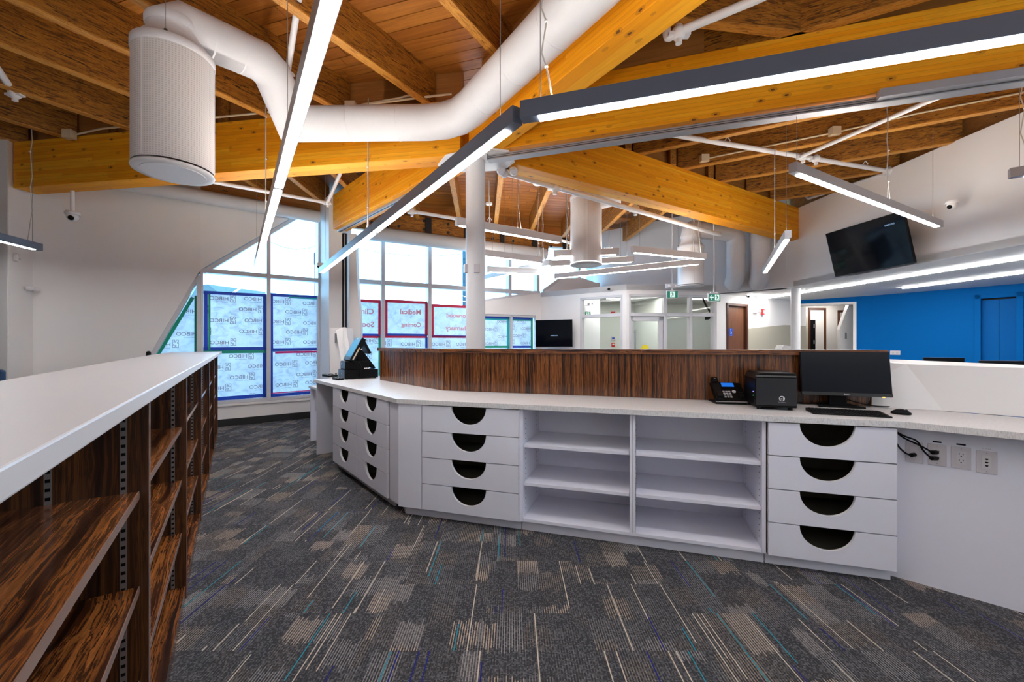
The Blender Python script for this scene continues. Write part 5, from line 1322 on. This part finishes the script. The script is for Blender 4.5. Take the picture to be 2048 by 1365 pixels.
k.xz([(sx_-.012,sz_+.05),(sx_-.004,sz_+.05),(sx_-.002,sz_-.002),(sx_+.02,sz_-.002),(sx_+.03,sz_-.03),(sx_+.022,sz_-.033),(sx_+.014,sz_-.010),(sx_-.010,sz_-.010)],.044,.0459)
k.xz([(sx_-.014+.011*math.cos(a*math.pi/5),sz_+.064+.011*math.sin(a*math.pi/5)) for a in range(10)],.044,.0459)
k.xz([(sx_-.03,sz_-.07),(sx_+.03,sz_-.07),(sx_+.03,sz_-.062),(sx_-.03,sz_-.062)],.044,.0459); k.build('wheelchair_figure',white_metal,s_)
qA_=qC(1616,620); qB_=qC(1645,620); wood_door('door_3',KC,dC,qA_[0],qB_[0]+.1,qC(1630,616)[1],.06,.12)
k=M(); ga=qA_[0]+.06; k.box(ga,ga+.16,-.015,.04,0,2.0); k.build('door_gap',black_matte,bpy.data.objects['door_3'])
for z in (1.35,1.78): k=M(); k.box(ga+.09,ga+.13,-.022,-.015,z,z+.1); k.build('hinge',steel,bpy.data.objects['door_3'])
qA_=qC(1675,620); qB_=qC(1720,620); wood_door('door_4',KC,dC,qA_[0],qB_[0],qC(1680,621)[1],.06,.12)
# slanted white cabinet in the opening
w0=(7.75,10.15); 
t=thing('slanted_panel','tall white slanted panel standing in the corridor opening','panel',(0,0,0))
ex([P(1712,606,10.0),P(1699,606,10.0),P(1679,660,10.0),P(1681,697,10.0),Vector((P(1681,697,10).x,10,0)),Vector((P(1712,697,10).x,10,0))],(.12,.25,0),'panel_body',sc,t)
k=M(); k.box(-.015,.015,-.02,.0,-.07,.07,T=Matrix.Translation(P(1691,672,9.99))); k.build('edge_pull',steel,t)
# blue double door
t=struct('door_5',(B1[0],B1[1],0),rz(dR))
dm=(d0[0]+d1[0])/2
for a,b,c_,e_ in ((d0[0]-.08,d0[0],0,zd+.08),(d1[0],d1[0]+.08,0,zd+.08),(d0[0]-.08,d1[0]+.08,zd,zd+.08)):
    k=M(); k.box(a,b,-.025,.02,c_,e_); k.build('door_frame',blue_paint,t,bevel=.002)
for a,b in ((d0[0]+.004,dm-.003),(dm+.003,d1[0]-.004)):
    k=M(); k.box(a,b,.05,.09,.01,zd-.03); k.build('door_leaf',blue_door_m,t)
k=M(); k.box(d0[0],d1[0],.06,.16,0,zd); k.build('recess_back',black_matte,t)
px,pz=qR(1790.5,706); tq=thing('wall_plate','white double outlet plate on the blue wall','outlet',(B1[0]+dR[0]*px,B1[1]+dR[1]*px,pz),rz(dR))
k=M(); k.box(-.085,.085,-.008,-.0005,-.045,.045); k.build('cover_plate',plate_m,tq,bevel=.003)
for s in (-1,1): k=M(); k.box(s*.035-.022,s*.035+.022,-.010,-.008,-.02,.02); k.build('insert',plain('insert_grey%d'%(s+1),(.5,.5,.52),.4),tq)
# fittings on the door wall
q=PV(1523.5,624.5,(DW[0],DW[1]-.005),dD); t=thing('fire_alarm_strobe','red fire alarm strobe on the white wall right of the wooden door','alarm',(q.x,q.y,q.z),rz(dD))
k=M(); k.box(-.045,.045,-.045,0,-.065,.065); k.build('body',red_pl,t,bevel=.006); k=M(); k.box(-.012,.012,-.055,-.045,-.04,.04); k.build('strobe_lens',white_metal,t)
q=PV(1510,624,(DW[0],DW[1]-.005),dD); t=thing('emergency_light','white twin-head emergency light beside the red strobe','emergency light',(q.x,q.y,q.z),rz(dD))
k=M(); k.lathe([(.05,0),(.05,.03)],seg=16); k.v=[(v[0],-v[2],v[1]) for v in k.v]; k.build('base',white_metal,t)
for s in (-1,1): k=M(); k.ball((s*.075,-.06,.01*s),.042); k.build('lamp_head',white_metal,t)
k=M(); k.box(0,.5,-.01,0,0,.006); 
# white edge sheet near slim column foot
q=P(1572,697,7.6); t=thing('filing_cabinet','white angular counter top showing behind the partition beside the slim column','cabinet',(0,0,0))
ex([P(1563,699,8.3),P(1568,690.5,8.3),P(1584,693.5,8.3),P(1584,699,8.3),Vector((P(1584,699,8.3).x,8.3,0)),Vector((P(1563,699,8.3).x,8.3,0))],(.05,.3,0),'cabinet_body',sc,t)

# ------------------------------------------------------------------ far desk with two monitors, chairs
q0=P(1850,700,5.6); fd=thing('reception_desk','white far desk behind the faceted screen carrying two monitors','desk',(4.9,5.3,0),-.42)
k=M(); k.box(-.4,2.4,-.35,.35,.70,.73); k.build('desk_top',sc,fd); 
for x in (-.35,2.3): k=M(); k.box(x,x+.04,-.33,.33,0,.70); k.build('gable',cab_m,fd)
def far_mon(px,py,Y,w_,lab,yaw):
    q=P(px,py,Y); h_=.31; zb=.731
    t=thing('computer_monitor',lab,'monitor',(q.x,q.y,zb),yaw)
    zt_=q.z-zb
    k=M(); k.box(-w_/2,w_/2,-.012,.02,zt_-h_,zt_); k.build('housing',black_pl,t,bevel=.004)
    k=M(); k.box(-w_*.3,w_*.3,-.022,-.012,zt_-h_*.8,zt_-h_*.15); k.build('rear_bulge',black_matte,t,bevel=.004)
    k=M(); k.box(-w_/2+.008,w_/2-.008,.02,.022,zt_-h_+.02,zt_-.008); k.build('display',monitor_scr,t)
    k=M(); word(k,'acer' if False else 'AOC',-.02,zt_-.075,.014,y=-.0235); k.build('rear_lettering',dark_metal,t)
    k=M(); k.box(-.03,.03,-.0,.03,.01,zt_-h_*.5); k.box(-.11,.11,-.08,.10,0,.012); k.build('stand',black_matte,t)
far_mon(1887,715.5,5.2,.385,'black back of the far monitor in front of the blue wall, left one',-.42)
far_mon(2018,722,4.8,.50,'black back of the far monitor at the right edge in front of the blue wall',-.42)
def chair(loc,yaw,lab,mat_,zb):
    t=thing('office_chair',lab,'chair',loc,yaw)
    k=M(); k.box(-.22,.22,-.22,.22,.44,.50); k.build('seat',mat_,t,bevel=.02)
    k=M(); k.box(-.21,.21,.20,.25,.62,zb); k.build('backrest',mat_,t,bevel=.02)
    k=M(); k.box(-.03,.03,.22,.28,.44,.70); k.build('back_bar',black_pl,t)
    k=M(); k.cyl((0,0,.06),(0,0,.44),.03,12); k.build('gas_column',dark_metal,t)
    for i in range(5):
        a=i*2*math.pi/5; k=M(); k.tube([(0,0,.10),(.27*math.cos(a),.27*math.sin(a),.06)],.018,8); lg=k.build('leg',black_pl,t)
        k=M(); k.cyl((.27*math.cos(a)-.01,.27*math.sin(a),.028),(.27*math.cos(a)+.01,.27*math.sin(a),.028),.027,12); k.build('caster',black_matte,lg)
q=P(298,705,5.3); chair((q.x+.166,q.y+.145,0),2.29,'black office chair whose back top shows behind the long shelf unit',black_pl,q.z+.015)
q=P(-18,748,3.3); chair((q.x-.13,q.y-.2,0),.2,'dark blue office chair just showing at the left edge behind the shelf unit',plain('dark_blue_upholstery',(.01,.05,.13),.6),q.z+.03)

# ------------------------------------------------------------------ wraps taped over the window glass
def logo(m,x,z,h,y):
    """maze-like square emblem, drawn as outlines, mirrored like the lettering; x is its right edge"""
    w_=h*.62; t=h*.055
    def seg(a,b):
        (x0,z0),(x1,z1)=a,b; m.box(x-max(x0,x1)*w_-t/2,x-min(x0,x1)*w_+t/2,y,y+.0005,z+min(z0,z1)*h-t/2,z+max(z0,z1)*h+t/2)
    L=[(0,0),(.42,0),(.42,.36),(.58,.36),(.58,0),(1,0),(1,.3),(.76,.3),(.76,.44),(1,.44),(1,1),(.62,1),(.62,.78),(.78,.78),(.78,.62),(.5,.62),(.5,.78),(.40,.78),(.40,1),(0,1),(0,.7),(.22,.7),(.22,.56),(0,.56),(0,0)]
    for a,b in zip(L[:-1],L[1:]): seg(a,b)
def hibco(m,x,z,h,y,clip=None,www=True):
    """mirrored HIBCO mark with its emblem at the right; x is the right end as seen"""
    lw=h*1.15
    if clip and not (clip[0]<=x-h*5.6 and x<=clip[1]):
        part=M(); logo(part,x,z-h*.35,h*1.9,y); word(part,'HIBCO',x-lw-h*.35,z,h,y,True,bold=.01,width=h*4.2); word(part,'www.hibco.ca',x-lw-h*.5,z-h*.55,h*.33,y,True)
        for f,mi,sm in zip(part.f,part.mi,part.sm):
            vs=[part.v[i] for i in f]
            if all(clip[0]<v[0]<clip[1] for v in vs): m.add(vs,[tuple(range(len(vs)))])
        return
    logo(m,x,z-h*.35,h*1.9,y); word(m,'HIBCO',x-lw-h*.35,z,h,y,True,bold=.01,width=h*4.2); word(m,'www.hibco.ca',x-lw-h*.5,z-h*.55,h*.33,y,True)
def wrap(A,d,poly,lab,tapes,marks,h,y=.135,signs=(),group=None):
    t=thing('window_wrap',lab,'window wrap',(A[0],A[1],0),rz(d),group)
    xs_=[p[0] for p in poly]; zs_=[p[1] for p in poly]
    k=M(); k.xz(poly,y,y+.004); k.build('sheet',wrap_m,t)
    for a,b,w_,m_ in tapes:
        a=Vector(a); b=Vector(b); dd_=(b-a).normalized(); n_=Vector((-dd_.y,dd_.x))*w_/2
        k=M(); k.xz([tuple(a+n_),tuple(b+n_*.9),tuple(b-n_),tuple(a-n_*1.1)],y-.003,y-.0005); k.build('tape',m_,t)
    if marks:
        k=M()
        for x,z in marks: hibco(k,x,z,h,y-.0012,(min(xs_),max(xs_)))
        if k.v: o=k.build('printed_marks',ink_m,t); o['kind']='stuff'
    for (s,x,z,hh) in signs:
        k=M(); word(k,s,x,z,hh,y-.0012,True,bold=.035); 
        kk=M()
        for f in k.f:
            vs=[k.v[i] for i in f]
            if all(min(xs_)<v[0]<max(xs_) for v in vs): kk.add(vs,[tuple(range(len(vs)))])
        if kk.v: kk.build('printed_lettering',red_ink,t)
    return t
# left window: five sheets
X=lambda px: qB(px,650)[0]
za=lambda px,py: qB(px,py)[1]
zT1=za(470,587); zM1=za(470,700); zBt=za(470,812)
def mk(pxs): return [qB(*p) for p in pxs]
a0,a1,b0,b1=.04,xm-.03,xm+.03,LB-.035
hh=.062
wrap(CB,dB,[(a0,zM1),(a1,zM1),(a1,zT1+.005),(a0,zT1-.01)],'upper left printed wrap sheet in the slanted window with blue tape',
  [((a0,zT1),(a1,zT1+.01),.05,blue_tape),((a0+.03,zM1),(a0+.03,zT1),.05,blue_tape),((a0+.075,zM1),(a0+.075,zT1-.02),.03,green_tape),((a1-.02,zM1),(a1-.02,zT1),.05,blue_tape),((a0,zM1+.01),(a1,zM1+.02),.06,blue_tape)],
  mk([(472,601),(421,622),(528,623),(472,645),(422,667),(529,667),(473,689),(538,602),(539,645)]),hh)
zT2=za(590,592); zM2=za(590,702)
wrap(CB,dB,[(b0,zM2),(b1,zM2),(b1,zT2),(b0,zT2+.01)],'upper right printed wrap sheet in the slanted window with blue tape',
  [((b0,zT2+.005),(b1,zT2+.02),.05,blue_tape),((b0+.3,zT2-.02),(b1,zT2-.015),.03,teal_tape),((b0+.02,zM2),(b0+.02,zT2),.055,blue_tape),((b0,zM2+.02),(b1,zM2+.03),.05,blue_tape)],
  mk([(583,607),(617,628),(583,647),(618,668),(583,688),(650,611),(651,650),(651,688)]),hh)
wrap(CB,dB,[(a0,sl_b+.05),(a1,sl_b+.05),(a1,zM1-.03),(a0,zM1-.03)],'lower left printed wrap sheet in the slanted window behind the shelf end',
  [((a0,zM1-.035),(a1,zM1-.035),.05,green_tape),((a1-.02,sl_b+.05),(a1-.02,zM1),.06,blue_tape),((a0,sl_b+.075),(a1,sl_b+.09),.06,blue_tape)],
  mk([(509,716),(462,739),(545,736),(511,758),(463,781),(548,777),(512,800)]),hh)
wrap(CB,dB,[(b0,sl_b+.05),(b1,sl_b+.05),(b1,zM2-.02),(b0,zM2-.02)],'lower right printed wrap sheet in the slanted window with pink tape',
  [((b0+.08,zM2-.03),(b1,zM2-.02),.035,pink_tape),((b0+.02,sl_b+.05),(b0+.02,zM2),.05,blue_tape),((b0,sl_b+.075),(b1,sl_b+.09),.05,blue_tape),((b0,sl_b+.115),(b1,sl_b+.125),.018,pink_tape)],
  mk([(638,712),(597,732),(638,752),(598,773),(638,792),(655,729),(655,768)]),hh)
aL=sx(sl_b)+.09; zk_=qA(392,590)[1]; xk=lambda z: sx(z)+.055
wrap(CA,dA,[(aL,sl_b+.03),(LA-.05,sl_b+.03),(LA-.05,zk_),(xk(zk_),zk_)],'slanted triangular wrap sheet left of the corner mullion with green tape',
  [((xk(sl_b)+.02,sl_b+.03),(xk(zk_)+.02,zk_-.03),.05,green_tape),((LA-.07,sl_b+.03),(LA-.07,zk_),.05,green_tape)],
  [qA(*p) for p in [(405,627),(353,648),(406,672),(354,693),(345,738),(400,716)]],hh)
# far windows: lettered signs and printed sheets below
fz=lambda px,py: qF(px,py)
def fbox(px0,px1,py0,py1):
    a=qF(px0,(py0+py1)/2)[0]; b=qF(px1,(py0+py1)/2)[0]; zt=qF((px0+px1)/2,py0)[1]; zb_=qF((px0+px1)/2,py1)[1]; return a,b,zb_,zt
def sign(px0,px1,py0,py1,lab,lines,tp):
    a,b,zb_,zt=fbox(px0,px1,py0,py1)
    tapes=[((a,zt),(b,zt),.06,tp),((a+.02,zb_),(a+.02,zt),.055,tp),((b-.02,zb_),(b-.02,zt),.055,tp),((a,zb_+.01),(b,zb_+.01),.05,blue_tape)]
    sg=[]
    for s,px,py0_,py1_ in lines:
        x,z=qF(px,py1_); hgt=qF(px,py0_)[1]-z; sg.append((s,x,z,hgt))
    wrap(FA,dF,[(a,zb_),(b,zb_),(b,zt),(a,zt)],lab,tapes,[],.05,.10,sg)
sign(700,763,601,671,'red-taped white sign reading Clinic Soon in reverse, beside the curved pocket',[('Clinic',749.5,617,628),('Soon',750,643,654)],red_tape)
sign(772,857,603,671,'red-taped white sign reading Medical Coming in reverse, middle of the far window',[('Medical',845,619,629),('Coming',845,645,654)],red_tape)
sign(866,947,612,674,'red-taped white sign reading Norwood Pharmacy in reverse, left of the round column',[('Norwood',944,627,636),('Pharmacy',941,652,661)],red_tape)
for px0,px1,lab,mk_ in ((714,763,'printed wrap sheet under the Clinic Soon sign',[(760,685),(745,715)]),(772,857,'printed wrap sheet under the Medical Coming sign',[(785,690),(843,692),(815,712)]),(866,947,'printed wrap sheet under the Norwood Pharmacy sign',[(903,692),(950,692),(925,712)])):
    a,b,zb_,zt=fbox(px0,px1,674,760); zb_=max(zb_,.52)
    wrap(FA,dF,[(a,zb_),(b,zb_),(b,zt),(a,zt)],lab,[((a,zt),(b,zt),.045,red_tape),((b-.02,zb_),(b-.02,zt),.05,green_tape if px0<720 else blue_tape)],[qF(*p) for p in mk_],.072,.10)
for px0,px1,lab,mk_,t1,t2 in ((960,1022,'printed wrap sheet with teal tape in the low window right of the column',[(998,662),(1024,646),(998,690),(1025,676)],teal_tape,green_tape),(1028,1070,'printed wrap sheet with green tape in the low window beside the wall television',[(1055,645),(1033,658),(1055,674),(1072,660),(1033,686),(1070,689)],green_tape,blue_tape)):
    a=qF(px0,660)[0]; b=qF(px1,660)[0]; zt=lwt-.06; zb_=.56
    wrap(FA,dF,[(a,zb_),(b,zb_),(b,zt),(a,zt)],lab,[((a,zt-.01),(b,zt-.01),.06,blue_tape),((a,zt-.05),(b,zt-.05),.04,t1),((b-.03,zb_),(b-.03,zt),.06,t1),((a,qF((px0+px1)/2,694)[1]),(b,qF((px0+px1)/2,694)[1]),.05,t2)],[qF(*p) for p in mk_],.060,.10)

# ------------------------------------------------------------------ outside
k=M(); k.prism([(-60,-10),(60,-10),(60,90),(-60,90)],-.5,-.3); o=k.build('ground',ground_m); o['kind']='structure'
q=P(430,600,26); t=thing('house','haze-blue gabled house far beyond the slanted window','house',(q.x,q.y,-.3),-.35)
k=M(); k.box(-2.6,1.8,0,6,0,4.35); k.build('wall',far_house,t)
k=M(); k.xz([(-3.0,4.1),(2.2,3.7),(2.25,3.95),(-.2,5.4),(-3.0,5.4)],-.3,6.3); k.build('roof',far_roof,t)
for x in (-1.9,-.4,.9): k=M(); k.box(x,x+.7,-.03,0,2.6,3.9); k.build('window',far_roof,t)
for px,py,Y,lab in ((633.5,505,16,'blue-looking utility pole seen through the slanted window'),(928.5,498,19,'blue-looking utility pole seen through the far window left of the column')):
    q=P(px,py,Y); t=thing('utility_pole',lab,'pole',(q.x,q.y,-.3)); k=M(); k.cyl((0,0,0),(0,0,q.z+.3),.085,12); k.build('shaft',pole_m,t)
    k=M(); k.box(-.07,.07,-.1,.1,q.z-.2,q.z+.25); k.build('pole_cap',pole_m,t)
def wire(a,b,lab):
    t=thing('overhead_wire',lab,'wire',(0,0,0)); a,b=P(*a),P(*b); mid=(a+b)/2-Vector((0,0,.25))
    k=M(); k.tube([a,a.lerp(b,.25)-Vector((0,0,.18)),mid,a.lerp(b,.75)-Vector((0,0,.18)),b],.012,6); k.build('strand',pole_m,t)
wire((700,494,18),(935,507,19),'thin overhead wire crossing the far window'); wire((540,484,15),(642,488,16),'thin overhead wire crossing the slanted window')
